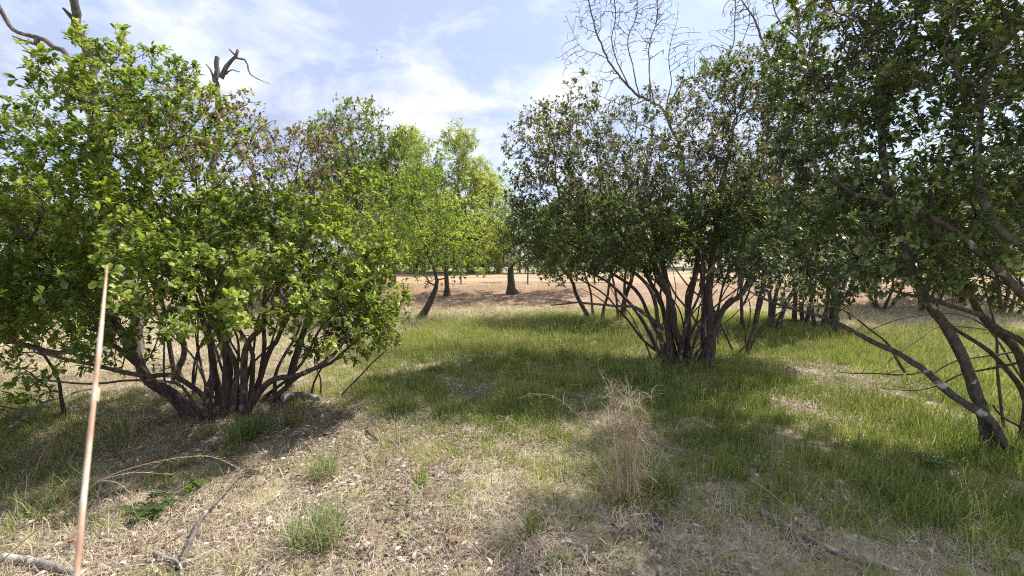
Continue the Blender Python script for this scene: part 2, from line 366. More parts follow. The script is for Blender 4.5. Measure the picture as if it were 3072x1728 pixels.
def grow(name, label, cat, stems, lobes, seed, mat_bark='bark', pal='left', dens=22, step=.11, kill=.14, gap=.3, leaf=(.045, .021),
         leaf_n=7, shoots=2, fine=True, brown=None, thin=.012, tip=.0022, group=None, leaf_mat_='leaf', bare=False, shell=.35,
         jit=.22, trop=.05, droop=0.0, expn=2.3, iters=140, sprays=0, rough=.2, shoot_len=.07, spread=.5, stem_scale=1.0, clump_=0.0, tight=.62, twig_every=5, kink=0.0):
    """a woody plant: hand placed stems, branches grown into the crown's volume, leafy shoots on the thin ones"""
    rg = np.random.default_rng(seed); P0, par0, sid, R0 = [], [], [], []
    polys = []
    for s, (ctrl, r0, r1) in enumerate(stems):
        pts = spline(ctrl, step*.9); n = len(pts)
        w = np.sin(np.linspace(0, math.pi, n))[:, None]
        pts = pts+(np.stack([vnoise(pts*2.2, seed+s*3+i) for i in range(3)], 1)-.5)*.15*w
        if kink: pts[1:-1] += rg.normal(0, 1, (n-2, 3))*kink*(r0+(r1-r0)*np.linspace(0, 1, n)[1:-1, None])
        for i, p in enumerate(pts):
            P0.append(p); par0.append(-1 if i == 0 else len(P0)-2); sid.append(s); R0.append(stem_scale*(r0+(r1-r0)*(i/(n-1))**.8))
    ns = len(P0)
    att = lobe_points(lobes, dens, rg, gap, shell, seed) if lobes else np.zeros((0, 3))
    # branches leave the stems only above knee height, so hide the low part of each stem from the search
    P0 = np.array(P0)
    if len(att): P, par = colonize(P0, par0, att, step, kill, rg, iters, jit, trop)
    else: P, par = P0, np.array(par0)
    n = len(P); rad = np.zeros(n); acc = np.zeros(n); kids = [[] for _ in range(n)]
    for i in range(ns, n): kids[par[i]].append(i)
    for i in range(n-1, ns-1, -1):
        r = acc[i]**(1/expn) if acc[i] > 0 else tip
        rad[i] = r; acc[par[i]] += r**expn
    rad[:ns] = R0
    for i in range(ns, n): rad[i] = min(rad[i], rad[par[i]]*.92)
    base = np.array(stems[0][0][0], float); base[2] = gz1(base[0], base[1])
    root = tag(empty(name, base), label, cat, group)
    # stems
    arr_sid = np.array(sid); stem_objs = []
    for s in range(len(stems)):
        ii = np.nonzero(arr_sid == s)[0]; b = Bag(); Pp = P[ii].copy(); Rr = rad[ii].copy()
        if len(ii) > 4 and Pp[0][2] < gz1(Pp[0][0], Pp[0][1])+.12:
            Rr[0] *= 1.45; Rr[1] *= 1.2; Pp[0][2] = gz1(Pp[0][0], Pp[0][1])-.05
        tube(b, Pp, Rr, None, seed+s, rough)
        stem_objs.append(link('stem' if len(stems) > 1 else 'trunk', b.mesh('stem', base), M[mat_bark], root))
    # branches
    bag = Bag(); done = np.zeros(n, bool)
    for i in range(ns, n):
        if done[i] or (not done[par[i]] and par[i] >= ns and max(kids[par[i]], key=lambda k: rad[k]) == i): continue
        ch = [par[i], i]; done[i] = True; k = i
        while kids[k]:
            k = max(kids[k], key=lambda q: rad[q])
            if done[k]: break
            done[k] = True; ch.append(k)
        Rr = rad[ch].copy(); Rr[0] = min(Rr[0], Rr[1]*1.15)
        if par[i] < ns and rad[i] > .0085 and len(ch) > 4:      # a main branch that leaves a stem
            b2 = Bag(); tube(b2, P[ch], Rr, None, i, rough); link('branch', b2.mesh('branch', base), M[mat_bark], stem_objs[sid[par[i]]])
        else: tube(bag, P[ch], Rr, None, i, rough if Rr.max() > .015 else 0)
    # leafy shoots
    if not bare:
        cand = np.nonzero((rad < thin) & (np.arange(n) >= ns))[0]
        cand = np.repeat(cand, shoots); rg.shuffle(cand)
        if clump_: cand = cand[vnoise(P[cand]*3.1+2, seed+21)*.65+vnoise(P[cand]*7+1, seed+22)*.35+rg.normal(0, .05, len(cand)) > clump_]
        D = unit(P[cand]-P[par[cand]]); ctr = np.mean(att, 0)
        sd = unit(D*.5+rnd_dirs(rg, len(cand))*.8+unit(P[cand]-ctr)*.45+np.array([0, 0, .35-droop]))
        sl = shoot_len*rg.uniform(.5, 1.6, len(cand)); q0 = P[cand]; q1 = q0+sd*sl[:, None]
        br = np.zeros(len(cand))
        if brown is not None: br = brown(q1, rg)
        pc = np.array(PALETTE[pal]); patch = vnoise(q1*1.1, seed+9); fresh = vnoise(q1*2.1+5, seed+11)
        # a shoot is a thin three sided twig
        for a, bb in zip(q0[::twig_every], q1[::twig_every]): tube(bag, [a, bb], [tip*.9, tip*.5], 3)
        lb = Bag(); k = len(cand); isb = rg.uniform(0, 1, k) < br
        cnt = np.where(isb, np.maximum(2, leaf_n//2), leaf_n)
        own = np.repeat(np.arange(k), cnt); m = len(own)
        tpos = np.where(rg.uniform(0, 1, m) < tight, 1.0, rg.uniform(.15, 1, m))
        bp = q0[own]+(q1-q0)[own]*tpos[:, None]
        rdir = rnd_dirs(rg, m); ax_ = unit(sd[own]*.75+rdir*.95+np.array([0, 0, .1-droop*.6])); nn = unit(rdir*spread+np.array([0, 0, .9])+sd[own]*.35)
        ll = leaf[0]*rg.uniform(.45, 1.3, m)*np.repeat(rg.uniform(.75, 1.2, k), cnt); ww = leaf[1]*rg.uniform(.8, 1.2, m)*ll/leaf[0]
        w = np.clip(fresh[own]*1.6-.34+rg.normal(0, .22, m), 0, 1)[:, None]; w2 = np.clip(patch[own]*1.5-.4+rg.normal(0, .25, m), 0, 1)[:, None]
        c = (pc[3]*(1-w2)+pc[0]*w2)*(1-w)+(pc[1]*(1-w2)+pc[2]*w2)*w
        bi = isb[own]; c[bi] = BROWN[rg.integers(0, 4, bi.sum())]*rg.uniform(.7, 1.3, (bi.sum(), 1)); ll[bi] *= .7; ww[bi] *= .8
        c = c*rg.uniform(.82, 1.18, (m, 1))
        leaves(lb, bp, ax_, nn, ll, ww, c, fine if isinstance(fine, str) else 'fine' if fine else 'low')
        tag(link('crown', lb.mesh('crown', base), M[leaf_mat_], root), kind='stuff')
    if bag.n: tag(link('twig_growth', bag.mesh('twig_growth', base), M[mat_bark], root), kind='stuff')
    if sprays:
        # the leaf sprays at the front of the bush, large enough to be picked out one by one
        protos = []
        for v in range(6):
            b = Bag(); r2 = np.random.default_rng(seed+500+v); k = 8
            ang = np.arange(k)*2.4+r2.uniform(0, 1, k)
            aa = np.stack([np.cos(ang), np.sin(ang), r2.uniform(.3, 1.6, k)], 1)
            cc = np.array(PALETTE[pal])[[1, 2, 1, 2, 0, 2]][v]*r2.uniform(.85, 1.2, (k, 1))
            leaves(b, r2.normal(0, .004, (k, 3)), aa, np.array([[0, 0, 1.]])-aa*.3, leaf[0]*.92*r2.uniform(.6, 1.2, k), leaf[1]*.9*r2.uniform(.8, 1.2, k), cc, 'fine')
            tube(b, [(0, 0, -.06), (0, 0, 0)], [.0025, .0015], 3, col=(.2, .2, .1))
            me = b.mesh('leaf_spray'); me.materials.append(M[leaf_mat_]); protos.append(me)
        dist = np.linalg.norm(q1-np.array([0, 0, CH]), axis=1); dep = q1[:, 1]
        u = 512+F*q1[:, 0]/np.maximum(dep, .1)
        okk = np.nonzero((u > 0) & (u < 1024) & ~isb & (q1[:, 1] > 1))[0]; okk = okk[np.argsort(dist[okk]+rg.uniform(0, .7, len(okk)))][:sprays]
        for j in okk:
            o = bpy.data.objects.new('leaf_spray', protos[j % 6]); COL.objects.link(o); o.parent = root
            o.location = Vector(q1[j]-base); e = Vector(sd[j]+np.array([0, 0, .6])).to_track_quat('Z', 'Y').to_euler(); o.rotation_euler = e
            s = rg.uniform(.8, 1.25); o.scale = (s, s, s)
    return root

def st(pxs, r0, r1, ground=True):
    """a stem from picture points with depths -> world control points; its foot stands on the ground"""
    P = [pt(*q) for q in pxs]
    if ground: P[0][2] = gz1(P[0][0], P[0][1])-.03
    return (P, r0, r1)
def lb(px, py, d, rx, ry, rz): return (pt(px, py, d), (rx, ry, rz))

def fan(px, py, d, n, seed, w, top, r=(.012, .026), base_w=.25):
    rg = np.random.default_rng(seed); c = pt(px, py, d); out = []
    for i in range(n):
        f = np.array([c[0]+rg.normal(0, base_w*.5), c[1]+rg.normal(0, base_w*.5), 0]); f[2] = gz1(f[0], f[1])-.03; a = rg.uniform(-1, 1); h = rg.uniform(top[0], top[1])
        t_ = f+np.array([a*w, rg.uniform(-.5, .5)*w, h]); k = f+(t_-f)*.35+np.array([a*w*rg.uniform(-.25, .1), rg.normal(0, .06), rg.uniform(-.1, .12)]); k2 = f+(t_-f)*.7+np.array([rg.normal(0, .09), rg.normal(0, .09), rg.normal(0, .06)])
        r0 = rg.uniform(*r); out.append(([f, k, k2, t_], r0, r0*.4))
    return out
# --- the big bush with bright leaves
def brown_left(q, rg):
    u = 512+F*q[:, 0]/q[:, 1]; z = q[:, 2]
    return np.clip(smooth(-3.3, -2.3, q[:, 0])*smooth(1.9, 2.5, z)*1.3, 0, .9)*(vnoise(q*1.6, 31) > .28)
grow('big_bush', 'large bush with bright glossy green leaves and many stems fanning from one base', 'bush', [
  st([(226, 413, 4.45), (227, 372, 4.45), (225, 338, 4.45), (214, 300, 4.5), (205, 240, 4.5)], .075, .03),
  st([(196, 412, 4.35), (170, 393, 4.25), (150, 379, 4.15), (130, 350, 4.0), (80, 300, 3.9), (30, 240, 3.8)], .075, .022),
  st([(214, 408, 4.3), (199, 392, 4.1), (176, 377, 3.9), (151, 374, 3.7), (107, 366, 3.5), (40, 352, 3.4)], .035, .012),
  st([(206, 408, 4.55), (211, 375, 4.6), (205, 335, 4.7), (196, 300, 4.75), (160, 210, 4.7), (140, 130, 4.5)], .045, .02),
  st([(218, 405, 4.6), (217, 352, 4.65), (210, 322, 4.7), (230, 250, 4.8)], .045, .018),
  st([(234, 404, 4.4), (233, 360, 4.4), (215, 322, 4.3), (200, 280, 4.1), (170, 240, 3.9)], .045, .016),
  st([(242, 405, 4.4), (246, 352, 4.3), (262, 326, 4.2), (285, 280, 4.1), (310, 230, 4.2)], .05, .016),
  st([(240, 408, 4.35), (269, 381, 4.2), (298, 374, 4.1), (328, 356, 4.05), (352, 325, 4.0)], .05, .014),
  st([(262, 405, 4.6), (298, 380, 4.7), (330, 358, 4.6), (372, 330, 4.5)], .045, .012),
  st([(250, 400, 4.7), (268, 356, 4.7), (282, 336, 4.7), (300, 280, 4.8), (290, 210, 4.8)], .04, .014),
  st([(256, 399, 4.9), (262, 352, 4.9), (262, 310, 4.9), (262, 230, 5.0)], .035, .014),
  st([(186, 392, 5.2), (178, 372, 5.2), (182, 350, 5.1), (170, 300, 5.0), (120, 230, 5.0)], .05, .015),
  st([(176, 390, 5.3), (172, 360, 5.2), (160, 320, 5.2), (110, 280, 5.2)], .04, .014),
  st([(288, 398, 5.0), (294, 360, 5.0), (306, 325, 5.0), (340, 250, 4.9)], .06, .018),
  st([(188, 406, 4.35), (150, 374, 4.05), (112, 344, 3.75), (60, 348, 3.5), (0, 336, 3.35), (-50, 322, 3.3)], .045, .02),
  st([(205, 410, 4.2), (182, 386, 3.95), (140, 382, 3.7), (90, 386, 3.5), (24, 378, 3.3)], .024, .008),
  st([(-70, 425, 3.6), (-40, 408, 3.4), (-5, 404, 3.2), (22, 410, 3.1)], .02, .006),
  st([(246, 402, 4.5), (250, 360, 4.5), (242, 330, 4.5), (236, 280, 4.5)], .04, .016),
  st([(274, 404, 4.75), (276, 372, 4.75), (290, 345, 4.7), (300, 325, 4.6)], .035, .016),
  st([(312, 398, 4.9), (316, 372, 4.9), (326, 348, 4.85), (345, 330, 4.8)], .018, .008),
  st([(320, 398, 4.85), (322, 378, 4.85), (318, 358, 4.85), (330, 335, 4.8)], .014, .006),
  st([(64, 412, 4.3), (55, 392, 4.2), (48, 372, 4.1), (38, 345, 4.0)], .022, .012),
 ]+fan(235, 408, 4.6, 9, 611, 1.3, (1.0, 1.9))+fan(190, 400, 4.9, 5, 612, .9, (1.0, 1.8)), [
  lb(145, 124, 4.5, .8, 1.0, .62), lb(15, 205, 4.3, 1.3, 1.1, .92), lb(245, 188, 4.7, 1.1, 1.2, .80), lb(328, 240, 4.6, .72, 1.0, .95),
  lb(90, 270, 3.6, 1.2, .8, .62), lb(225, 280, 3.7, 1.0, .7, .48), lb(345, 300, 4.2, .5, .7, .42), lb(20, 318, 3.4, .85, .7, .22), lb(-30, 300, 3.8, 1.0, .8, .4),
  lb(-90, 260, 4.2, 1.2, 1.2, 1.0), lb(12, 410, 3.1, .3, .3, .10), lb(62, 368, 3.4, .3, .3, .10), lb(150, 372, 3.6, .25, .3, .10), lb(150, 200, 3.9, 1.1, .7, .7), lb(325, 160, 5.0, .55, .6, .42), lb(362, 338, 4.4, .35, .4, .15), lb(378, 318, 4.5, .28, .4, .28), lb(335, 346, 4.5, .3, .35, .10), lb(352, 348, 4.4, .28, .3, .10), lb(310, 338, 4.1, .28, .3, .10), lb(372, 285, 4.5, .35, .5, .5)],
 stem_scale=.78, clump_=.405, tight=.85, twig_every=2, tip=.0028, seed=11, mat_bark='bark_red', pal='left', dens=150, step=.10, kill=.098, gap=.20, leaf=(.054, .027), leaf_n=9, shoots=5, fine='mid', brown=brown_left, sprays=290, thin=.011)

# --- the dark bush on the other side of the clearing, two clumps of stems
def brown_top(q, rg):
    return np.clip(smooth(1.8, 2.8, q[:, 2])*1.0+.14, 0, .75)*(vnoise(q*1.5, 33) > .22)
grow('dark_bush', 'dark green bush with brown tinged top, shading the grass, on leaning reddish stems', 'bush', [
  st([(673, 367, 6.3), (668, 332, 6.3), (664, 295, 6.3), (657, 258, 6.3), (640, 200, 6.3)], .075, .03),
  st([(685, 364, 6.35), (678, 332, 6.3), (668, 302, 6.2), (654, 262, 6.1), (620, 210, 6.0)], .07, .025),
  st([(686, 362, 6.45), (689, 312, 6.45), (695, 274, 6.5), (700, 210, 6.6)], .07, .03),
  st([(668, 362, 6.2), (654, 312, 6.1), (643, 284, 6.0), (611, 262, 5.9), (560, 240, 5.9)], .05, .016),
  st([(672, 362, 6.45), (650, 318, 6.5), (636, 290, 6.5), (596, 258, 6.5), (560, 200, 6.5)], .05, .016),
  st([(677, 362, 6.5), (662, 310, 6.6), (640, 270, 6.7), (600, 190, 6.8)], .045, .016),
  st([(682, 360, 6.6), (672, 312, 6.7), (655, 272, 6.7), (650, 200, 6.7)], .045, .018),
  st([(680, 363, 6.2), (684, 322, 6.0), (700, 290, 5.9), (720, 255, 5.8)], .04, .014),
  st([(664, 360, 6.6), (640, 318, 6.9), (622, 292, 7.0), (570, 262, 7.0)], .05, .014),
 ]+fan(676, 364, 6.4, 14, 613, 1.6, (.9, 1.9), (.012, .03), .35), [lb(572, 172, 6.2, .98, 1.1, 1.05), lb(545, 228, 6.2, .66, 1.0, .62), lb(612, 236, 5.6, 1.05, .8, .58), lb(685, 185, 6.3, 1.1, 1.2, 1.1),
     lb(600, 250, 6.9, 1.2, .7, .45), lb(560, 130, 6.5, .6, .7, .5), lb(650, 150, 6.5, .9, .9, .8)],
 leaf_mat_='leaf_dark', stem_scale=.82, clump_=.35, tight=.8, twig_every=3, tip=.003, seed=23, mat_bark='bark_red', pal='right', dens=130, step=.10, kill=.105, gap=.30, leaf=(.055, .028), leaf_n=9, shoots=5, brown=brown_top, fine=False, thin=.012)
b = Bag()
grow('twin_stem_bush', 'tall dark bush on two pale knotted stems beside the reddish stems', 'bush', [
  st([(709, 371, 6.1), (713, 334, 6.1), (711, 307, 6.15), (709, 280, 6.2), (715, 210, 6.4), (730, 150, 6.6)], .085, .03),
  st([(700, 362, 6.25), (708, 345, 6.15), (716, 330, 6.1), (729, 302, 6.1), (745, 288, 6.2), (770, 240, 6.4), (780, 180, 6.6)], .07, .022),
  st([(706, 360, 6.3), (704, 320, 6.3), (703, 290, 6.4), (690, 230, 6.6)], .05, .018)]+fan(725, 352, 6.9, 8, 614, 1.2, (1.0, 2.0), (.012, .026), .5),
 [lb(735, 122, 6.8, 1.15, 1.1, 1.05), lb(770, 80, 7.0, .9, .8, .6), lb(725, 215, 5.8, .9, .7, .62), lb(780, 190, 6.8, 1.0, 1.0, 1.1), lb(800, 110, 7.2, .9, 1, .8)],
 leaf_mat_='leaf_dark', stem_scale=.85, clump_=.385, tight=.8, twig_every=3, tip=.003, seed=29, mat_bark='bark_red', pal='right', dens=140, step=.10, kill=.10, gap=.27, leaf=(.055, .028), leaf_n=9, shoots=5, brown=brown_top, fine=False, thin=.012)

# --- the leaning tree at the other edge, with pale bark patches
def brown_r(q, rg): return np.clip(smooth(2.3, 3.0, q[:, 2])*.5+.05, 0, .5)*(vnoise(q*1.7, 35) > .45)
grow('leaning_tree', 'leaning multi-stemmed tree with pale bark patches and a long arching low limb', 'tree', [
  st([(991, 458, 3.5), (982, 411, 3.5), (962, 361, 3.5), (945, 320, 3.5), (932, 300, 3.5), (905, 250, 3.5), (885, 180, 3.6), (880, 110, 3.7)], .062, .03),
  st([(1042, 478, 3.3), (1008, 447, 3.4), (991, 421, 3.42), (976, 407, 3.45), (937, 382, 3.6), (902, 359, 3.75), (886, 346, 3.85), (833, 322, 4.1), (808, 314, 4.2), (771, 302, 4.4), (742, 287, 4.6)], .06, .012),
  st([(1130, 470, 3.0), (1080, 350, 3.0), (1024, 289, 3.0), (982, 254, 3.05), (943, 223, 3.1), (898, 200, 3.3), (858, 195, 3.5), (830, 172, 3.7)], .075, .018),
  st([(1090, 460, 3.4), (1060, 380, 3.35), (1024, 349, 3.3), (999, 336, 3.3), (978, 316, 3.3), (941, 301, 3.3), (890, 290, 3.4)], .055, .014),
  st([(1075, 455, 3.6), (1045, 400, 3.55), (1024, 370, 3.5), (1009, 343, 3.5), (989, 318, 3.5), (968, 289, 3.5), (940, 255, 3.5), (930, 190, 3.5)], .06, .02),
  st([(1022, 448, 3.75), (1022, 401, 3.75), (1013, 378, 3.75), (987, 353, 3.75), (960, 334, 3.75), (920, 300, 3.8)], .042, .014),
  st([(1160, 460, 3.0), (1100, 320, 2.9), (1040, 255, 2.9), (1000, 224, 2.9), (975, 170, 3.0), (985, 80, 3.1)], .07, .022),
  st([(1030, 436, 3.8), (1012, 420, 3.75), (993, 405, 3.7)], .024, .010, False),
  st([(1024, 361, 3.6), (991, 368, 3.7), (957, 374, 3.8), (916, 390, 3.9), (880, 388, 4.0)], .018, .004, False),
  st([(1013, 352, 3.9), (962, 362, 4.0), (930, 374, 4.1), (905, 385, 4.1)], .014, .004, False),
  st([(1000, 330, 4.4), (955, 325, 4.3), (925, 335, 4.2), (888, 362, 4.1)], .012, .006, False),
  st([(1100, 440, 3.2), (1050, 330, 3.2), (1000, 285, 3.2), (950, 262, 3.25), (890, 262, 3.4), (845, 275, 3.5)], .026, .006),
  st([(1110, 430, 3.7), (1060, 340, 3.8), (1000, 290, 3.9), (940, 272, 4.0), (880, 280, 4.1)], .026, .006),
  st([(1060, 440, 3.9), (1040, 350, 4.0), (1015, 290, 4.0), (985, 240, 4.0), (960, 160, 4.0)], .03, .012),
  st([(1005, 440, 3.9), (995, 370, 4.0), (985, 310, 4.1), (980, 250, 4.1)], .02, .010),
  st([(1045, 420, 4.3), (1000, 345, 4.4), (965, 318, 4.4), (915, 318, 4.5), (870, 330, 4.6)], .02, .006),
  st([(905, 372, 4.9), (880, 340, 4.9), (850, 318, 4.9), (815, 305, 5.0), (770, 308, 5.2)], .022, .007, False),
 ], [lb(895, 105, 3.9, .85, .9, .85), lb(1000, 55, 3.3, .85, .9, .85), lb(955, 195, 3.3, .75, .65, .5), lb(850, 215, 4.0, .6, .8, .45),
     lb(1090, 170, 3.2, .8, 1, 1.0), lb(890, 272, 3.6, .6, .6, .16), lb(830, 70, 4.6, .6, .8, .7), lb(940, -60, 3.6, 1.1, 1.1, .6), lb(1010, 260, 3.2, .5, .5, .3), lb(800, 262, 4.5, .6, .5, .28), lb(760, 262, 5.0, .5, .5, .28), lb(850, 286, 4.2, .4, .4, .14), lb(930, 250, 3.8, .6, .5, .3)],
 leaf_mat_='leaf_dark', stem_scale=.68, clump_=.385, tight=.8, twig_every=3, tip=.003, seed=37, mat_bark='bark_pale', pal='right', dens=190, step=.09, kill=.09, gap=.31, leaf=(.052, .027), leaf_n=8, shoots=5, fine='mid', brown=brown_r, sprays=220, thin=.011)

# --- shrubs of the back row
def shrub(name, label, px, py, h, rad, seed, nst, pal='right', lean=0.0, group=None, bark='bark_red', dens=70, gap=.2, leaf=(.07, .036), brown=None, lowz=1.0, srad=.045, n=8):
    rg = np.random.default_rng(seed); b = gpt(px, py); S = []
    for i in range(nst):
        a = rg.uniform(0, 6.28); f = b+np.array([math.cos(a)*.14, math.sin(a)*.14, 0]); f[2] = gz1(f[0], f[1])-.03
        t_ = b+np.array([lean+math.cos(a)*rad*rg.uniform(.3, .7), math.sin(a)*rad*.5, h*rg.uniform(.5, .72)])
        mid = f*.5+t_*.5+np.array([rg.normal(0, .08)-(t_-f)[0]*.12, 0, 0]); S.append(([f, f*.75+mid*.25+np.array([rg.normal(0, .03), 0, 0]), mid, t_], srad*rg.uniform(.7, 1.2), .014))
    c = b+np.array([lean*.8, 0, 0]); L = []
    for i in range(5):
        a = rg.uniform(0, 6.28); r = rad*rg.uniform(.45, .62)
        L.append((c+np.array([math.cos(a)*rad*.5, math.sin(a)*rad*.45, rg.uniform(lowz+.3, h-r*.7)]), (r*1.15, r, r*.85)))
    return grow(name, label, 'bush', S, L, seed, bark, pal, dens=dens, step=.15, kill=.16, gap=gap, leaf=leaf, leaf_n=n, shoots=4, fine=False, leaf_mat_='leaf_dark', group=group, brown=brown, thin=.014, tip=.003)
BACK = 'bushes of the back row'
for px_, py_, sd_, lab_ in ((-30, 322, 71, 'olive brush with leaves near the ground behind the low dark limbs of the big bush'), (75, 316, 72, 'olive brush in tan grass behind the blurred stalk'), (255, 310, 73, 'grey green brush seen between the stems of the big bush'), (352, 309, 74, 'olive brush standing just past the drooping side of the big bush')):
    shrub('back_brush', lab_, px_, py_, 2.9, 1.6, sd_, 4, group='brush behind the big bush', pal='olive', lowz=.15, dens=46, srad=.03, brown=lambda q, rg: .25+0*q[:, 0])
shrub('back_bush', 'back row olive bush with leaves down to the tan grass past the arching limb', 882, 309, 3.2, 1.7, 57, 4, group='bushes of the back row', pal='olive', lowz=.3)
shrub('back_bush', 'back row olive bush with low leaves between the patchy trunk and the thin limbs', 972, 306, 3.0, 1.8, 58, 4, group='bushes of the back row', pal='olive', lowz=.3)
shrub('back_bush', 'back row bush with slanting grey stems left of the dark bush', 597, 319, 3.4, 1.5, 41, 3, lean=-.5, group=BACK, brown=brown_top)
shrub('back_bush', 'back row bush with two short dark stems behind the low dead limb', 621, 318, 3.6, 1.5, 42, 3, lean=.0, group=BACK, brown=brown_top)
shrub('back_bush', 'back row bush of thin curved stems just right of the twin pale stems', 748, 331, 3.3, 1.2, 43, 5, lean=0, group=BACK, srad=.03)
shrub('back_bush', 'back row bush with two straight leaning dark poles over green grass', 768, 331, 3.9, 1.4, 44, 3, lean=.2, group=BACK)
shrub('back_bush', 'back row bush with forked reddish stem above the dead log', 799, 325, 3.7, 1.4, 45, 4, lean=-.1, group=BACK)
shrub('back_bush', 'back row bush with a dense cluster of dark stems and one leaning right', 822, 329, 3.6, 1.5, 46, 6, lean=.4, group=BACK)
shrub('back_bush', 'back row bush beyond the leaning tree in the tan grass', 925, 312, 3.6, 1.8, 47, 4, lean=.0, group=BACK, pal='olive')
shrub('back_bush', 'back row bush behind the patchy trunk with thin grey stems', 1010, 316, 3.4, 1.7, 48, 4, lean=.3, group=BACK, pal='olive')

# --- far trees
def ftree(name, label, base, top, tr, lobes, seed, pal='pale', bark='bark_dark', bend=0.0, group=None, dens=7, step=.3, kill=.36, leaf=(.10, .045), droop=0., gap=.3, n=6, shoots=2, sl=.16, brown=None, trop=.05):
    b = np.asarray(base, float); b[2] = gz1(b[0], b[1])-.03; t_ = np.asarray(top, float)
    mid = (b+t_)/2+np.array([bend, 0, 0])
    return grow(name, label, 'tree', [([b, b*.7+mid*.3, mid, t_], tr, tr*.45)], lobes, seed, bark, pal, dens=dens, step=step, kill=kill, gap=gap, leaf=leaf, leaf_n=n,
                shoots=shoots, fine=False, leaf_mat_='leaf_far', thin=.03, tip=.005, group=group, droop=droop, shoot_len=sl, brown=brown, trop=trop)
FAR = 'trees along the far edge of the clearing'
t1 = gpt(420, 319); ftree('leafy_tree', 'small tree with dark trunk leaning right at the edge of the dry grass', t1, pt(437, 280, t1[1]), .09,
  [lb(440, 232, t1[1], 1.0, 1.0, .75), lb(408, 215, t1[1], 1.0, 1, 1.1), lb(468, 262, t1[1], .6, .7, .35), lb(425, 165, t1[1]+.5, .7, .8, .6), lb(415, 262, t1[1], .6, .6, .5)], 51, 'left', 'bark_dark', group=FAR, dens=50, step=.16, kill=.18, leaf=(.075, .038), shoots=4, gap=.2)
t2 = gpt(447, 297); ftree('leafy_tree', 'slim upright grey trunk with thin pale crown on the dry bank', t2, pt(446, 262, t2[1]), .11,
  [lb(445, 225, t2[1], 1.2, 1, 1.0), lb(478, 240, t2[1], 1.0, .8, .6), lb(410, 235, t2[1], .9, .8, .8), lb(455, 262, t2[1], .8, .7, .3), lb(490, 215, t2[1]+1, .8, .8, .8)], 52, 'pale', 'bark_dark', group=FAR, dens=40, step=.2, kill=.22, shoots=3, gap=.25)
t3 = gpt(512, 295); ftree('leafy_tree', 'stout short trunk forking low on the dry bank beside the dark bush', t3, pt(511, 268, t3[1]), .17,
  [lb(520, 235, t3[1], 1.3, 1.2, .8), lb(560, 245, t3[1], 1.2, 1.1, .7), lb(500, 262, t3[1]-.3, .8, .7, .3), lb(590, 215, t3[1]+.5, 1.3, 1, 1.0)], 53, 'right', 'bark_dark', group=FAR, dens=32, step=.2, kill=.22, leaf=(.09, .045), shoots=4)
FB = 1
def fbase(px, d): p_ = pt(px, 280, d); return np.array([p_[0], p_[1], gz1(p_[0], p_[1])])
ftree('weeping_tree', 'tall feathery pale green tree with drooping wispy top', fbase(470, 24), pt(458, 190, 24), .14,
  [lb(458, 142, 24.00, 0.95, 1.01, 1.01), lb(470, 185, 24.00, 1.52, 1.26, 1.52), lb(440, 185, 24.63, 1.14, 1.26, 1.26), lb(465, 225, 23.37, 2.02, 1.26, 1.14), lb(482, 245, 23.37, 1.26, 1.01, 0.88)], 54, 'pale', 'bark', bend=.3, group=FAR, leaf=(.24, .028), droop=.75, dens=30, step=.26, kill=.26, n=9, shoots=4, gap=.34)
ftree('weeping_tree', 'pale green feathery tree with rounded top behind the leafy trees', fbase(415, 25.5), pt(418, 190, 25.5), .14,
  [lb(412, 145, 25.50, 1.21, 1.21, 0.97), lb(402, 185, 25.50, 1.94, 1.46, 1.46), lb(430, 215, 25.50, 1.82, 1.21, 1.34), lb(405, 240, 25.50, 1.82, 1.21, 1.09)], 55, 'pale', 'bark', group=FAR, leaf=(.22, .034), droop=.6, dens=28, step=.26, kill=.26, n=9, shoots=4, gap=.34)
ftree('open_tree', 'tall olive tree with small sparse leaves above the big bush', fbase(360, 15), pt(355, 190, 15), .16,
  [lb(358, 122, 15, .9, 1, .7), lb(330, 145, 15, 1.0, 1, .9), lb(385, 150, 15, .9, 1, 1.0), lb(360, 190, 15, 1.5, 1, 1.1), lb(390, 215, 15, 1.0, 1, .9)], 56, 'olive', 'bark', group=FAR, leaf=(.095, .05), dens=46, step=.2, kill=.19, n=8, shoots=4, gap=.2)
ftree('open_tree', 'sparse tree with pinkish bare twigs between the feathery tree and the dark bush', fbase(500, 26.5), pt(490, 205, 26.5), .14,
  [lb(492, 190, 26.50, 1.44, 1.10, 1.55), lb(484, 225, 26.50, 1.77, 1.10, 1.32), lb(505, 215, 26.50, 1.77, 1.10, 1.44), lb(490, 245, 26.50, 1.77, 1.10, 0.88)], 57, 'pale', 'bark', group=FAR, leaf=(.13, .055), dens=26, step=.25, kill=.28, shoots=3, gap=.25, brown=lambda q, rg: .3*(q[:, 2] > 3.4))
ftree('open_tree', 'pale yellow green tree filling the gap beside the dark bush', fbase(488, 24.8), pt(486, 215, 24.8), .11,
  [lb(488, 200, 24.80, 1.15, 1.09, 1.33), lb(478, 235, 24.80, 1.45, 1.09, 1.09), lb(500, 235, 24.80, 1.21, 1.09, 1.09), lb(484, 255, 24.44, 1.45, 0.97, 0.48)], 58, 'pale', 'bark', group=FAR, leaf=(.12, .055), dens=30, step=.24, kill=.24, n=8, shoots=4, gap=.2)
ftree('open_tree', 'olive tree with fuller rounded crown joining the big bush to the feathery trees', fbase(392, 15.4), pt(394, 205, 15.4), .12,
  [lb(392, 150, 15.40, 0.75, 0.84, 0.65), lb(380, 185, 15.40, 1.03, 0.84, 0.93), lb(408, 195, 15.40, 0.93, 0.84, 0.93), lb(395, 235, 15.40, 1.21, 0.84, 0.84)], 59, 'olive', 'bark', group=FAR, leaf=(.10, .05), dens=34, step=.22, kill=.21, n=8, shoots=4, gap=.22)
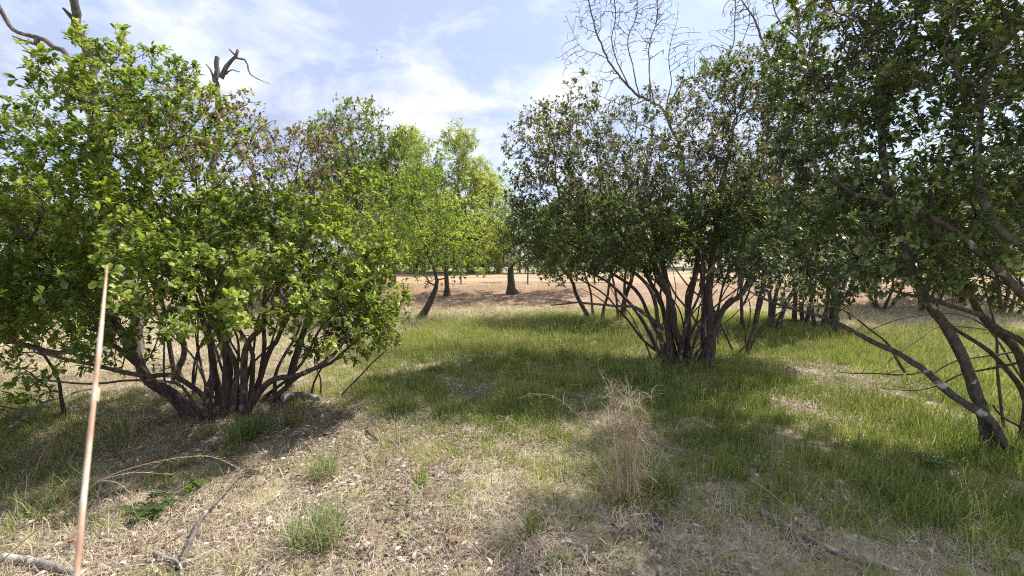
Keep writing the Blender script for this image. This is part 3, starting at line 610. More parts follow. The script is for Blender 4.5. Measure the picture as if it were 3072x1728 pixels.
far_specs = [(280, 24, 'olive', 5.2, 2.8), (200, 30, 'pale', 6.0, 3.2), (90, 27, 'olive', 5.0, 3.0), (-60, 24, 'olive', 5.5, 3.0), (560, 38, 'pale', 6.5, 3.4), (640, 34, 'olive', 5.6, 3.2),
             (720, 30, 'pale', 5.2, 3.0), (810, 27, 'olive', 5.2, 3.0), (900, 25, 'pale', 4.8, 2.8), (1010, 24, 'olive', 5.0, 3.0), (1120, 22, 'pale', 5.0, 3.0), (455, 44, 'pale', 6.5, 3.6), (380, 42, 'olive', 7, 3.6)]
far_lab = ['olive tree beyond the dirt road behind the broken snag', 'pale tree beyond the dirt road behind the big bush', 'low olive tree far behind the forked dead limb',
           'olive tree far beyond the left end of the big bush', 'pale tree beyond the road behind the stout forked trunk', 'olive tree beyond the road behind the dark bush',
           'pale round tree beyond the road behind the twin stem bush', 'olive tree beyond the road behind the back row bushes', 'pale tree beyond the road behind the leaning tree',
           'olive tree beyond the road behind the patchy trunk', 'pale tree beyond the road at the far right end', 'tall pale tree beyond the white shed', 'tall olive tree beyond the road behind the feathery trees']
for i, ((px, d, pal, h, r), lab) in enumerate(zip(far_specs, far_lab)):
    b0 = fbase(px, d); rg = np.random.default_rng(900+i); L = []
    for k in range(6):
        a = rg.uniform(0, 6.28); rr = r*rg.uniform(.4, .6)
        L.append((b0+np.array([math.cos(a)*r*.6, math.sin(a)*r*.4, rg.uniform(1.4, h-rr*.8)]), (rr*1.2, rr, rr*.9)))
    ftree('far_tree', lab, b0, b0+np.array([rg.normal(0, .3), 0, h*.55]), .16, L, 900+i, pal, 'bark', group='trees beyond the dirt road', dens=5, step=.42, kill=.42, leaf=(.24, .12), sl=.3, n=8, shoots=4)

for i, (px, lab) in enumerate([(385, 'low dull shrub beyond the road behind the edge of the big bush'), (425, 'low shrub beyond the road between the two slim trunks'), (458, 'grey low shrub beside the shed doorway beyond the road'),
     (520, 'low shrub beyond the road behind the stout forked trunk'), (590, 'low shrub beyond the road behind the slanting grey stems'), (660, 'low shrub beyond the road behind the reddish stems'), (860, 'low shrub beyond the road seen past the arching limb'),
     (930, 'low shrub beyond the road seen past the patchy trunk'), (1000, 'low shrub beyond the road behind the thin grey stems')]):
    rg = np.random.default_rng(1200+i); d = rg.uniform(24, 29); b0 = fbase(px, d); h = rg.uniform(2.4, 3.4); L = []
    for k in range(6): rr = rg.uniform(.9, 1.5); L.append((b0+np.array([rg.uniform(-2.0, 2.0), rg.uniform(-.5, .5), rg.uniform(.5, h*.7)]), (rr*1.2, rr, rr*.8)))
    ftree('far_shrub', lab, b0, b0+np.array([0, 0, h*.5]), .05, L, 1200+i, ('olive', 'right', 'pale')[i % 3], 'bark', group='shrubs in the line beyond the dirt road', dens=9, step=.35, kill=.36, leaf=(.20, .10), sl=.25, n=7, shoots=3)

# --- dead and bare trees
def dead(name, label, stems, seed, lobes=(), **kw):
    return grow(name, label, 'tree', stems, list(lobes), seed, kw.pop('bark', 'bark_dead'), bare=True, kink=kw.pop('kink', .22), stem_scale=kw.pop('stem_scale', .7), **kw)
dead('dead_tree', 'dead dark trunk with a snapped side stub rising above the big bush', [
  st([(110, 330, 7.5), (100, 200, 7.5), (93, 70, 7.5), (86, 45, 7.5), (78, 22, 7.5), (72, -30, 7.5)], .14, .075),
  st([(77, 22, 7.5), (70, 14, 7.45), (63, 8, 7.4)], .07, .02, False)], 61, bark='bark_dark')
dead('dead_tree', 'bare dead limb sweeping up in a hook above the big bush', [
  st([(140, 325, 7.0), (110, 180, 7.0), (75, 70, 7.0), (52, 48, 7.0), (38, 38, 7.0), (20, 33, 6.9), (8, 24, 6.9), (-2, 5, 6.8)], .12, .035),
  st([(38, 38, 7.0), (36, 46, 7.0), (26, 43, 7.0), (12, 36, 6.9)], .05, .012, False)], 62, bark='bark')
dead('dead_tree', 'broken topped dead snag with a pale forked limb above the big bush', [
  st([(222, 325, 6.5), (220, 200, 6.5), (216, 110, 6.5), (216, 80, 6.5), (217, 57, 6.5)], .10, .042),
  st([(221, 78, 6.5), (230, 68, 6.5), (237, 58, 6.5), (238, 50, 6.5)], .045, .022, False),
  st([(236, 58, 6.5), (246, 60, 6.5), (250, 66, 6.45), (253, 76, 6.4), (270, 84, 6.4)], .022, .004, False),
  st([(237, 57, 6.5), (233, 53, 6.5), (229, 49, 6.5)], .02, .012, False),
  st([(226, 74, 6.5), (234, 67, 6.5), (240, 72, 6.5)], .022, .008, False),
  st([(214, 82, 6.5), (211, 70, 6.5), (206, 64, 6.5)], .024, .01, False)], 63, bark='bark')
dead('bare_tree', 'leafless tree with upswept twiggy branches above the dark bush', [
  st([(705, 332, 9.0), (700, 240, 9.0), (680, 150, 9.0), (664, 116, 9.0), (645, 100, 9.0), (625, 82, 9.0), (606, 58, 9.0), (597, 30, 9.0), (588, -5, 9.0), (583, -40, 9.0)], .075, .012),
  st([(628, 85, 9.0), (617, 62, 9.1), (612, 40, 9.1), (617, 12, 9.1), (612, -30, 9.1)], .018, .008, False),
  st([(640, 97, 9.0), (632, 70, 8.9), (628, 42, 8.9), (636, 15, 8.9), (640, -30, 8.9)], .018, .008, False),
  st([(655, 108, 9.0), (648, 80, 9.0), (650, 45, 9.0), (658, 15, 9.0), (655, -30, 9.0)], .022, .010, False),
  st([(664, 116, 9.0), (672, 85, 9.1), (668, 55, 9.1), (676, 25, 9.1)], .018, .006, False),
  st([(664, 114, 9.0), (682, 84, 8.9), (700, 76, 8.9), (718, 68, 8.9), (733, 40, 8.9), (736, 5, 8.9), (728, -30, 8.9)], .020, .008, False),
  st([(733, 60, 8.9), (741, 48, 8.9), (748, 20, 8.9), (745, -10, 8.9)], .012, .005, False),
  st([(645, 100, 9.0), (624, 104, 9.0), (604, 98, 9.0), (590, 90, 9.0)], .016, .005, False),
  st([(606, 58, 9.0), (592, 50, 9.0), (577, 42, 9.0), (568, 22, 9.0)], .016, .005, False),
  st([(598, 34, 9.0), (586, 24, 9.0), (579, 8, 9.0)], .012, .004, False),
  st([(655, 130, 8.6), (622, 120, 8.5), (592, 120, 8.5), (562, 113, 8.5)], .016, .005, False)],
  64, [lb(600, 80, 8.9, .5, .3, .3), lb(570, 60, 9, .3, .3, .4), lb(700, 50, 9, .5, .3, .5), lb(600, 5, 9.0, .45, .4, .7), lb(630, 10, 9.0, .6, .4, .8), lb(655, 20, 9.0, .5, .4, .8), lb(618, 50, 9, .4, .3, .4), lb(580, 20, 9, .4, .3, .5), lb(690, 55, 9, .4, .3, .3), lb(605, 108, 8.6, .8, .3, .25), lb(740, 10, 8.9, .3, .3, .4)], dens=420, step=.10, kill=.085, tip=.0045, trop=.35, gap=0, shell=.7, bark='bark', jit=.08)
dead('bare_tree', 'leafless pale tree with thick forked trunk rising behind the leaning tree', [
  st([(838, 334, 8.6), (826, 220, 8.2), (808, 110, 7.6), (808, 70, 7.6), (802, 40, 7.6), (795, 0, 7.6), (793, -30, 7.6)], .075, .05),
  st([(808, 70, 7.6), (815, 40, 7.6), (822, 15, 7.6), (830, -20, 7.6)], .07, .03, False),
  st([(803, 42, 7.6), (790, 34, 7.6), (778, 20, 7.6), (770, -10, 7.6)], .025, .010, False),
  st([(770, 60, 7.8), (757, 30, 7.8), (748, 10, 7.8), (735, -10, 7.8)], .03, .01, False)],
  65, [lb(815, 20, 7.6, .5, .4, .6), lb(785, 10, 7.6, .4, .4, .5), lb(750, 10, 7.8, .4, .4, .4), lb(735, 20, 7.8, .3, .3, .4)], dens=380, step=.10, kill=.09, tip=.0045, trop=.3, gap=0, shell=.6, jit=.09, bark='bark')

# ---------------------------------------------------------------- scattered grass and litter
HID = bpy.data.collections.new('scatter_sources')     # not linked to the scene
def blades(seed, n, rad, h, w, lean, droop, shade=(0, 1)):
    rg = np.random.default_rng(seed); a = rg.uniform(0, 6.28, n); r = rad*np.sqrt(rg.uniform(0, 1, n))
    B = np.stack([np.cos(a)*r, np.sin(a)*r, np.full(n, -.01)], 1); b2 = rg.uniform(0, 6.28, n)
    out = np.stack([np.cos(b2), np.sin(b2), 0*a], 1); side = np.stack([-np.sin(b2), np.cos(b2), 0*a], 1)
    H = rg.uniform(h[0], h[1], n)[:, None]; Wd = rg.uniform(w[0], w[1], n)[:, None]/2; le = rg.uniform(lean[0], lean[1], n)[:, None]; dr = rg.uniform(droop[0], droop[1], n)[:, None]
    up = np.array([0, 0, 1.]); m = B+(up*.55+out*le*.5)*H; tp = B+(up*(1-dr)+out*(le+dr*.7))*H
    V = np.stack([B-side*Wd, B+side*Wd, m-side*Wd*.8, m+side*Wd*.8, tp], 1).reshape(-1, 3); k = np.arange(n)[:, None]*5
    c = np.repeat(rg.uniform(shade[0], shade[1], n), 5)
    return V, k+np.array([[0, 1, 3, 2]]), k+np.array([[2, 3, 4]]), np.stack([c, c, c], 1)
def litter(seed, n=20, tw=12, rad=.15):
    rg = np.random.default_rng(seed); b = Bag(); c = rg.uniform(0, 1, n)
    P = np.stack([rg.normal(0, rad*.55, n), rg.normal(0, rad*.55, n), rg.uniform(.004, .02, n)], 1)
    A = rnd_dirs(rg, n)*np.array([1, 1, .22]); Nn = np.array([[0, 0, 1.]])+rnd_dirs(rg, n)*.5
    L = rg.uniform(.014, .05, n)*rg.uniform(.7, 1, n); leaves(b, P, A, Nn, L, L*rg.uniform(.3, .55, n), np.stack([c, c, c], 1), 'fine', .3)
    for i in range(tw):
        p = np.array([rg.normal(0, rad*.6), rg.normal(0, rad*.6), rg.uniform(.004, .025)]); d = rnd_dirs(rg, 1)[0]*np.array([1, 1, .12]); d /= np.linalg.norm(d)
        l = rg.uniform(.05, .16); s = np.cross(d, (0, 0, 1))*rg.uniform(.0009, .0018); g_ = rg.uniform(.3, 1)
        b.add([p-s, p+s, p+d*l*.5+s+np.array([0, 0, .008]), p+d*l*.5-s+np.array([0, 0, .008]), p+d*l], [[0, 1, 2, 3]], [[3, 2, 4]], (g_, g_, g_))
    return b
def source(name, me, mat):
    me.materials.append(mat); o = bpy.data.objects.new(name, me); HID.objects.link(o); return o
def scatter(name, label, cat, srcs, XY, scale, tint, seed, tilt=.12):
    rg = np.random.default_rng(seed); n = len(XY); V = np.stack([XY[:, 0], XY[:, 1], gz(XY[:, 0], XY[:, 1])], 1)
    me = bpy.data.meshes.new(name); me.vertices.add(n); me.vertices.foreach_set('co', V.astype(np.float32).ravel())
    def at(nm, ty, key, arr): me.attributes.new(nm, ty, 'POINT').data.foreach_set(key, np.ascontiguousarray(arr).ravel())
    at('rot', 'FLOAT_VECTOR', 'vector', np.stack([rg.normal(0, tilt, n), rg.normal(0, tilt, n), rg.uniform(0, 6.28, n)], 1).astype(np.float32))
    at('scl', 'FLOAT', 'value', scale.astype(np.float32)); at('tint', 'FLOAT', 'value', tint.astype(np.float32)); at('pick', 'INT', 'value', rg.integers(0, len(srcs), n).astype(np.int32))
    o = link(name, me, None); tag(o, label, cat, kind='stuff')
    ng = bpy.data.node_groups.new(name, 'GeometryNodeTree'); ng.interface.new_socket('Geometry', in_out='INPUT', socket_type='NodeSocketGeometry'); ng.interface.new_socket('Geometry', in_out='OUTPUT', socket_type='NodeSocketGeometry')
    gi = N(ng, 'NodeGroupInput'); go = N(ng, 'NodeGroupOutput'); jo = N(ng, 'GeometryNodeGeometryToInstance')
    for s in reversed(srcs):
        oi = N(ng, 'GeometryNodeObjectInfo'); oi.inputs['Object'].default_value = s; ng.links.new(oi.outputs['Geometry'], jo.inputs[0])
    ip = N(ng, 'GeometryNodeInstanceOnPoints'); ip.inputs['Pick Instance'].default_value = True
    ng.links.new(gi.outputs[0], ip.inputs['Points']); ng.links.new(jo.outputs[0], ip.inputs['Instance'])
    for nm, ty, sock in (('rot', 'FLOAT_VECTOR', 'Rotation'), ('scl', 'FLOAT', 'Scale'), ('pick', 'INT', 'Instance Index')):
        na_ = N(ng, 'GeometryNodeInputNamedAttribute', data_type=ty); na_.inputs['Name'].default_value = nm; ng.links.new(na_.outputs['Attribute'], ip.inputs[sock])
    ng.links.new(ip.outputs[0], go.inputs[0]); md = o.modifiers.new('scatter', 'NODES'); md.node_group = ng; return o
def cloud(seed, dens, y0, y1, slope=1.25, pad=1.2):
    rg = np.random.default_rng(seed); w = slope*y1+pad; n = int(dens*2*w*(y1-y0)); X = rg.uniform(-w, w, n); Y = rg.uniform(y0, y1, n)
    k = np.abs(X) < slope*np.maximum(Y, 0)+pad; return np.stack([X[k], Y[k]], 1), rg
def patch(X, spots):
    """soft patches on the ground; centre and half sizes read off as picture points, kept as metres"""
    w = np.zeros(len(X))
    for (px, py, rx, ry, s) in spots:
        c = gpt(px, py); e = ((X[:, 0]-c[0])/rx)**2+((X[:, 1]-c[1])/ry)**2; w = np.maximum(w, s*np.exp(-e)) if s > 0 else w
    return w
BARE = [(330, 430, .9, .75, 1), (300, 470, .8, .6, 1), (815, 372, .5, .9, 1), (800, 410, .3, .35, 1), (240, 540, .5, .3, .9), (420, 540, .6, .3, .8), (470, 395, .35, .35, .7), (560, 575, .8, .25, .7), (760, 545, .4, .2, .6), (840, 500, .25, .12, .6), (620, 420, .3, .3, .4), (225, 418, 1.1, .55, 1), (150, 455, .9, .5, .85), (200, 500, .8, .4, .8), (60, 500, .7, .4, .6), (120, 560, .8, .3, .8), (690, 545, .5, .25, .6), (930, 560, .5, .2, .6), (720, 500, .3, .2, .5)]
DRY = [(470, 500, .9, .8, 1), (420, 560, 1.2, .6, 1), (560, 540, .9, .5, .9), (350, 510, .6, .5, .8), (600, 450, .5, .5, .6), (700, 560, .6, .3, .6), (645, 445, .35, .4, .5), (100, 400, 1.5, 1.2, .8), (60, 450, 1.0, .7, .6), (160, 520, .9, .5, .7), (60, 560, .8, .4, .7), (720, 560, .9, .3, .8), (880, 570, .7, .25, .6), (100, 400, 1.6, 1.0, .8)]
def far_dry(X):  # beyond the green meadow everything is dry
    edge = 10.6+.45*X[:, 0]*(X[:, 0] < 0)+.25*np.minimum(X[:, 0], 3)+(n2(X[:, 0], X[:, 1], .6, 21)-.5)*1.6
    e2 = np.where(X[:, 0] > 6.5, 9.0, 99); return smooth(-.7, .7, X[:, 1]-np.minimum(edge, e2))
def left_dry(X): return smooth(-1.6, -3.2, X[:, 0])*smooth(4.6, 5.6, X[:, 1])
gs = [source('green_tuft', mesh_np('green_tuft', *blades(70+i, 24, .07, (.04, .125), (.0025, .0045), (.05, .45), (.0, .35))), M['green_scatter']) for i in range(4)]
ds = [source('dry_tuft', mesh_np('dry_tuft', *blades(80+i, 20, .08, (.04, .12), (.0014, .003), (.2, 1.2), (.2, .75))), M['dry_scatter']) for i in range(4)]
ls = [source('litter_patch', litter(90+i).mesh('litter_patch'), M['litter']) for i in range(5)]

X, rg = cloud(1, 330, -.6, 6.0); fd = np.maximum(far_dry(X), left_dry(X)); b_ = patch(X, BARE); d_ = patch(X, DRY); nz = n2(X[:, 0], X[:, 1], 1.1, 41)*.6+n2(X[:, 0], X[:, 1], 3.5, 42)*.4
g_ = np.clip(1.0-.85*b_-.6*d_-.9*fd, .05, 1)*np.clip(.55+(nz-.36)*3.4, .10, 1); k = rg.uniform(0, 1, len(X)) < g_
Xa = X[k]; sa = rg.uniform(.6, 1.25, k.sum())*(.7+.55*g_[k]); sa = sa*np.where(rg.uniform(0, 1, k.sum()) < .07, 1.5, 1.0); ta = np.clip(.20+.45*d_[k]+.15*b_[k]+(n2(Xa[:, 0], Xa[:, 1], 1.3, 43)-.5)*.8+rg.normal(0, .13, k.sum()), 0, 1)
X, rg = cloud(2, 210, 6.0, 12.6); fd = np.maximum(far_dry(X), left_dry(X)); b_ = patch(X, BARE); nz = n2(X[:, 0], X[:, 1], .9, 44)
g_ = np.clip(1-.9*b_-.97*fd, .02, 1)*np.clip(.5+(nz-.3)*1.8, .25, 1); k = rg.uniform(0, 1, len(X)) < g_; Xb = X[k]
sb_ = rg.uniform(.9, 1.7, k.sum()); tb = np.clip(.24+(n2(Xb[:, 0], Xb[:, 1], .5, 45)-.5)*.6+.4*smooth(8, 11, Xb[:, 1])*.6+rg.normal(0, .1, k.sum()), 0, 1)
scatter('green_grass', 'short green grass covering the clearing', 'grass', gs, np.concatenate([Xa, Xb]), np.concatenate([sa, sb_]), np.concatenate([ta, tb]), 5)

X, rg = cloud(3, 420, -.6, 6.0); b_ = patch(X, BARE); d_ = patch(X, DRY); fd = np.maximum(far_dry(X), left_dry(X))
g_ = np.clip(.10+.75*d_+.42*b_+.7*fd, 0, 1)*np.clip(.4+(n2(X[:, 0], X[:, 1], 2.2, 46)-.3)*2, .2, 1); k = rg.uniform(0, 1, len(X)) < g_
Xa = X[k]; sa = rg.uniform(.6, 1.3, k.sum()); ta = np.clip(.45+(n2(Xa[:, 0], Xa[:, 1], 1.2, 47)-.5)*.5+rg.normal(0, .15, k.sum()), 0, 1)
X, rg = cloud(4, 75, 6.0, 16.6); fd = np.maximum(far_dry(X), left_dry(X)); g_ = np.clip(.06+.95*fd, 0, 1); k = rg.uniform(0, 1, len(X)) < g_; Xb = X[k]
sb_ = rg.uniform(1.0, 2.4, k.sum())*(.7+.6*n2(Xb[:, 0], Xb[:, 1], .7, 48)); kk = rg.uniform(0, 1, len(Xb)) > .62*smooth(12.0, 13.2, Xb[:, 1])*(Xb[:, 1] < 15.2); Xb = Xb[kk]; sb_ = sb_[kk]; k = kk; tb = np.clip(.55+(n2(Xb[:, 0], Xb[:, 1], .45, 49)-.5)*1.1+.35*smooth(11, 13, Xb[:, 1])+rg.normal(0, .15, k.sum()), 0, 1)
scatter('dry_grass', 'dry straw coloured grass on the bank and in patches', 'grass', ds, np.concatenate([Xa, Xb]), np.concatenate([sa, sb_]), np.concatenate([ta, tb]), 6, .2)

ss = []
for i in range(4):
    rg0 = np.random.default_rng(130+i); bb = Bag()
    for k in range(7):
        p0 = np.array([rg0.normal(0, .06), rg0.normal(0, .06), 0]); h = rg0.uniform(.12, .24); d_ = np.array([rg0.normal(0, .18), rg0.normal(0, .18), 1.]); p1 = p0+d_*h; sv = rnd_dirs(rg0, 1)[0]*np.array([1, 1, 0])*.0011; g0 = rg0.uniform(.4, 1)
        bb.add([p0-sv, p0+sv, p1+sv*.7, p1-sv*.7], [[0, 1, 2, 3]], None, (g0, g0, g0))
        m_ = 3; leaves(bb, p1[None]-d_[None]*np.array([[.03], [.015], [0]]), rnd_dirs(rg0, m_)*.6+d_, rnd_dirs(rg0, m_), rg0.uniform(.012, .026, m_), rg0.uniform(.004, .007, m_), (g0, g0, g0), 'low')
    ss.append(source('seed_tuft', bb.mesh('seed_tuft'), M['seed_scatter']))
X, rg = cloud(8, 38, 2.5, 12.0); fd = np.maximum(far_dry(X), left_dry(X)); b_ = patch(X, BARE); d_ = patch(X, DRY)
g_ = np.clip(.25+.75*smooth(4.5, 7.5, X[:, 1])-.8*b_-.1*d_-.55*fd, 0, 1)*np.clip(.3+(n2(X[:, 0], X[:, 1], .8, 52)-.3)*2.2, .1, 1); k = rg.uniform(0, 1, len(X)) < g_; Xa = X[k]
scatter('seeding_grass', 'fine seeding grass standing above the green meadow', 'grass', ss, Xa, rg.uniform(.7, 1.3, k.sum()), np.clip(.5+(n2(Xa[:, 0], Xa[:, 1], .7, 53)-.5)*.7, 0, 1), 8, .1)
ws = []
for i in range(4):
    rg0 = np.random.default_rng(150+i); k = 16; a_ = rg0.uniform(0, 6.28, k); r_ = .05*np.sqrt(rg0.uniform(0, 1, k)); bb = Bag(); c_ = rg0.uniform(0, 1, k)
    Pw = np.stack([np.cos(a_)*r_, np.sin(a_)*r_, rg0.uniform(.01, .07, k)], 1); Aw = np.stack([np.cos(a_), np.sin(a_), rg0.uniform(-.1, .7, k)], 1); leaves(bb, Pw, Aw, np.array([[0, 0, 1.]])+rnd_dirs(rg0, k)*.3, rg0.uniform(.016, .035, k), rg0.uniform(.009, .018, k), np.stack([c_]*3, 1), 'fine')
    ws.append(source('weed_sprig', bb.mesh('weed_sprig'), M['weed_scatter']))
X, rg = cloud(9, 26, .5, 8.0); k = rg.uniform(0, 1, len(X)) < np.clip((n2(X[:, 0], X[:, 1], 1.2, 55)-.42)*4, .04, 1); Xa = X[k]
scatter('small_weeds', 'tiny broad leaved weeds mixed through the grass', 'weed', ws, Xa, rg.uniform(.6, 1.3, k.sum()), rg.uniform(.2, .8, k.sum()), 9, .15)
X, rg = cloud(5, 150, -.6, 8.0); b_ = patch(X, BARE); d_ = patch(X, DRY); fd = np.maximum(far_dry(X), left_dry(X))
g_ = np.clip(.15+.85*b_+.5*d_, 0, 1)*np.clip(.5+(n2(X[:, 0], X[:, 1], 1.6, 50)-.3)*1.6, .25, 1); k = rg.uniform(0, 1, len(X)) < g_; Xa = X[k]
scatter('leaf_litter', 'fallen dry leaves and twig bits strewn over the ground', 'litter', ls, Xa, rg.uniform(.7, 1.35, k.sum()), np.clip(.5+(n2(Xa[:, 0], Xa[:, 1], 1.5, 51)-.5)*.4+rg.normal(0, .15, k.sum()), 0, 1), 7, .06)

# ---------------------------------------------------------------- single clumps, stalks and weeds
def arcs(bag, rg, base, n, rad, h, w, lean, curl, cols, segs=4, az=None, spread=3.14):
    """long grass blades that rise and bow over"""
    a0 = rg.uniform(0, 6.28, n); r = rad*np.sqrt(rg.uniform(0, 1, n)); B = np.asarray(base, float)+np.stack([np.cos(a0)*r, np.sin(a0)*r, 0*r-.01], 1)
    az_ = rg.uniform(-spread, spread, n)+(0 if az is None else az); out = np.stack([np.cos(az_), np.sin(az_), 0*az_], 1); side = np.stack([-np.sin(az_), np.cos(az_), 0*az_], 1)
    H = rg.uniform(h[0], h[1], n); W = rg.uniform(w[0], w[1], n)/2; th = rg.uniform(lean[0], lean[1], n); cu = rg.uniform(curl[0], curl[1], n); P = B.copy(); rows = []
    for k in range(segs+1):
        f = k/segs; ww = (W*(1-f**2.2)+.0002)[:, None]; rows += [P-side*ww, P+side*ww]
        P = P+(np.cos(th)[:, None]*np.array([0, 0, 1.])+np.sin(th)[:, None]*out)*(H/segs)[:, None]; P = P+rg.normal(0, .006, P.shape); th = th+cu/segs
    V = np.stack(rows, 1); m = 2*(segs+1); k = np.arange(n)[:, None, None]*m; q = np.array([[2*i, 2*i+1, 2*i+3, 2*i+2] for i in range(segs)])[None]
    C = np.asarray(cols)[rg.integers(0, len(cols), n)]*rg.uniform(.8, 1.2, (n, 1)); bag.add(V.reshape(-1, 3), (k+q).reshape(-1, 4), None, np.repeat(C, m, 0))
GREENS = [(.14, .20, .045), (.20, .26, .06), (.11, .16, .035), (.28, .31, .11)]; STRAW = [(.50, .40, .25), (.42, .31, .19), (.62, .52, .36), (.36, .24, .15)]
PALEG = [(.26, .31, .14), (.33, .36, .19), (.20, .26, .09), (.42, .42, .26)]
def clump(label, px, py, n, h, seed, cols=GREENS, rad=.09, name='grass_clump', w=(.003, .006), group='grass clumps in the clearing', lean=(.05, .7), curl=(.2, 1.4)):
    b = gpt(px, py); rg = np.random.default_rng(seed); o = tag(empty(name, b), label, 'grass clump', group); g = Bag(); arcs(g, rg, b, n, rad, h, w, lean, curl, cols)
    tag(link('blade', g.mesh('blade', b), M['grassmesh'], o), kind='stuff')
    d = Bag(); arcs(d, rg, b, n//4, rad*1.1, (h[0]*.5, h[1]*.7), w, (.5, 1.3), (.3, 1.2), STRAW)
    tag(link('dead_blade', d.mesh('dead_blade', b), M['straw'], o), kind='stuff'); return o
clump('dark green clump of grass at the edge of the bush shade by the leaf litter', 402, 412, 170, (.16, .34), 201, rad=.13)
clump('pale green tussock on the leaf litter beyond the nearer pale tussock', 325, 478, 170, (.14, .30), 202, PALEG, .10)
clump('widest pale grey green tussock in the straw', 315, 545, 260, (.14, .34), 203, PALEG, .13)
clump('small upright green clump in the straw between the tussock and the dry bunchgrass', 532, 536, 60, (.10, .20), 204, rad=.04, lean=(.0, .3))
clump('thin bright green clump in the middle of the straw patch', 420, 485, 50, (.10, .2), 205, [(.25, .33, .08), (.2, .3, .06)], .05, lean=(0, .3), curl=(0, .6))
clump('lush green clump at the foot of the dry bunchgrass', 660, 500, 150, (.18, .38), 206, rad=.12)
clump('dark tall grass clump in the back by the tan grass', 905, 338, 120, (.25, .5), 207, rad=.35)
clump('grass clump with brown blades beside the base of the big bush', 290, 425, 120, (.14, .32), 208, STRAW+GREENS, .1)
clump('olive grass clump in the deep shade before the big bush', 245, 440, 150, (.15, .34), 209, rad=.14)
clump('tangled olive grass clump by the fallen grey branch', 110, 445, 220, (.2, .42), 210, GREENS+STRAW[:2], .3, curl=(.6, 2.0))
clump('long tangled grass clump under the low leafy branch', 40, 470, 220, (.2, .42), 211, GREENS+STRAW[:2], .3, curl=(.6, 2.0))
clump('grass clump by the small bare weed in the shade', 60, 510, 120, (.15, .3), 212, GREENS+STRAW[:1], .2, curl=(.6, 1.6))
clump('deep green clump of soft grass near the leaning tree', 905, 505, 240, (.16, .32), 213, rad=.28, curl=(.2, .9))
clump('green grass clump around the foot of the leaning tree', 985, 462, 220, (.18, .36), 214, [(.14, .24, .03), (.2, .3, .05)], .3, curl=(.2, .9))

# tall dry bunchgrass
b = gpt(626, 500); rg = np.random.default_rng(301); o = tag(empty('dry_bunchgrass', b), 'tall rust and straw coloured dry bunchgrass standing alone in the green', 'grass clump')
RUST = [(.60, .50, .32), (.46, .35, .21), (.72, .64, .46), (.36, .25, .15), (.64, .55, .37)]
g = Bag(); arcs(g, rg, b, 100, .10, (.25, .8), (.002, .004), (-.15, .2), (.1, .7), RUST, 6)
arcs(g, rg, b, 190, .15, (.12, .48), (.002, .004), (.2, 1.2), (.4, 2.2), RUST, 6)
for k in range(52):   # tufts of curled leaves higher up, the clump widening above
    zz = rg.uniform(.12, .70); c = b+np.array([rg.normal(.015, .03+.095*zz), rg.normal(0, .03+.09*zz), zz]); arcs(g, rg, c, 14, .02, (.06, .2), (.0022, .0045), (.2, 1.3), (1.0, 3.2), RUST, 5)
tag(link('dry_blade', g.mesh('dry_blade', b), M['straw'], o), kind='stuff')
for (a_, c_, d_) in [((560, 470), (520, 425), (497, 415)), ((575, 480), (540, 440), (505, 420)), ((600, 440), (560, 400), (528, 393)), ((590, 420), (583, 395), (578, 372)), ((612, 400), (598, 365), (602, 330)), ((640, 500), (655, 512), (662, 528)), ((590, 500), (550, 470), (520, 445))]:
    q = [b+np.array([-.01, 0, .1]), pt(*a_, b[1]-.02), pt(*c_, b[1]-.1), pt(*d_, b[1]-.15)]; t_ = Bag(); S = spline(q, .04); tube(t_, S, np.linspace(.0022, .0009, len(S)), 4, col=(.5, .40, .26))
    for p_ in S[len(S)//2::2]: arcs(t_, rg, p_, 3, .003, (.03, .09), (.0012, .002), (.6, 1.6), (.5, 2), STRAW, 3)
    link('seed_stalk', t_.mesh('seed_stalk', b), M['straw'], o)

# the near stalk, out of focus, that leans away from the viewer
top, low = pt(107, 266, .47), pt(82, 576, .36); dr = (top-low)/np.linalg.norm(top-low); foot = low-dr*(low[2]+.02)/dr[2]
m, t, oo = mat_new('weathered_cane'); tcn = N(t, 'ShaderNodeTexCoord'); mp = N(t, 'ShaderNodeMapping'); mp.inputs['Scale'].default_value = (6, 6, 1); t.links.new(tcn.outputs['Object'], mp.inputs[0])
nn_ = noise(t, 9, 4, .6, mp.outputs[0]); r_ = ramp(t, nn_.outputs['Fac'], [(.35, (.42, .25, .17)), (.50, (.60, .43, .30)), (.66, (.80, .72, .65))])
p = N(t, 'ShaderNodeBsdfPrincipled'); p.inputs['Roughness'].default_value = .55; t.links.new(r_.outputs[0], p.inputs['Base Color']); t.links.new(p.outputs[0], oo.inputs[0]); M['cane'] = m
S = np.array([foot+(top-foot)*f for f in np.linspace(0, 1, 24)]); S += (np.stack([vnoise(S*3, 61+i) for i in range(3)], 1)-.5)*.012
o = tag(empty('dry_stalk', (foot[0], foot[1], gz1(foot[0], foot[1]))), 'tall blurred reddish straw stalk standing close before the big bush', 'stalk'); t_ = Bag(); tube(t_, S, np.linspace(.0056, .0018, 24)*np.where(np.arange(24) == 23, .4, 1), 10); link('stem', t_.mesh('stem', foot*[1, 1, 0]+[0, 0, o.location.z]), M['cane'], o)
for f in (.38, .62, .925):
    c = foot+(top-foot)*f; t_ = Bag(); r1 = .0062-.0042*f; tube(t_, [c-dr*.006, c-dr*.002, c+dr*.002, c+dr*.006], [r1, r1*1.08, r1*1.08, r1], 10); link('stem_node', t_.mesh('stem_node', foot*[1, 1, 0]+[0, 0, o.location.z]), M['cane'], o)

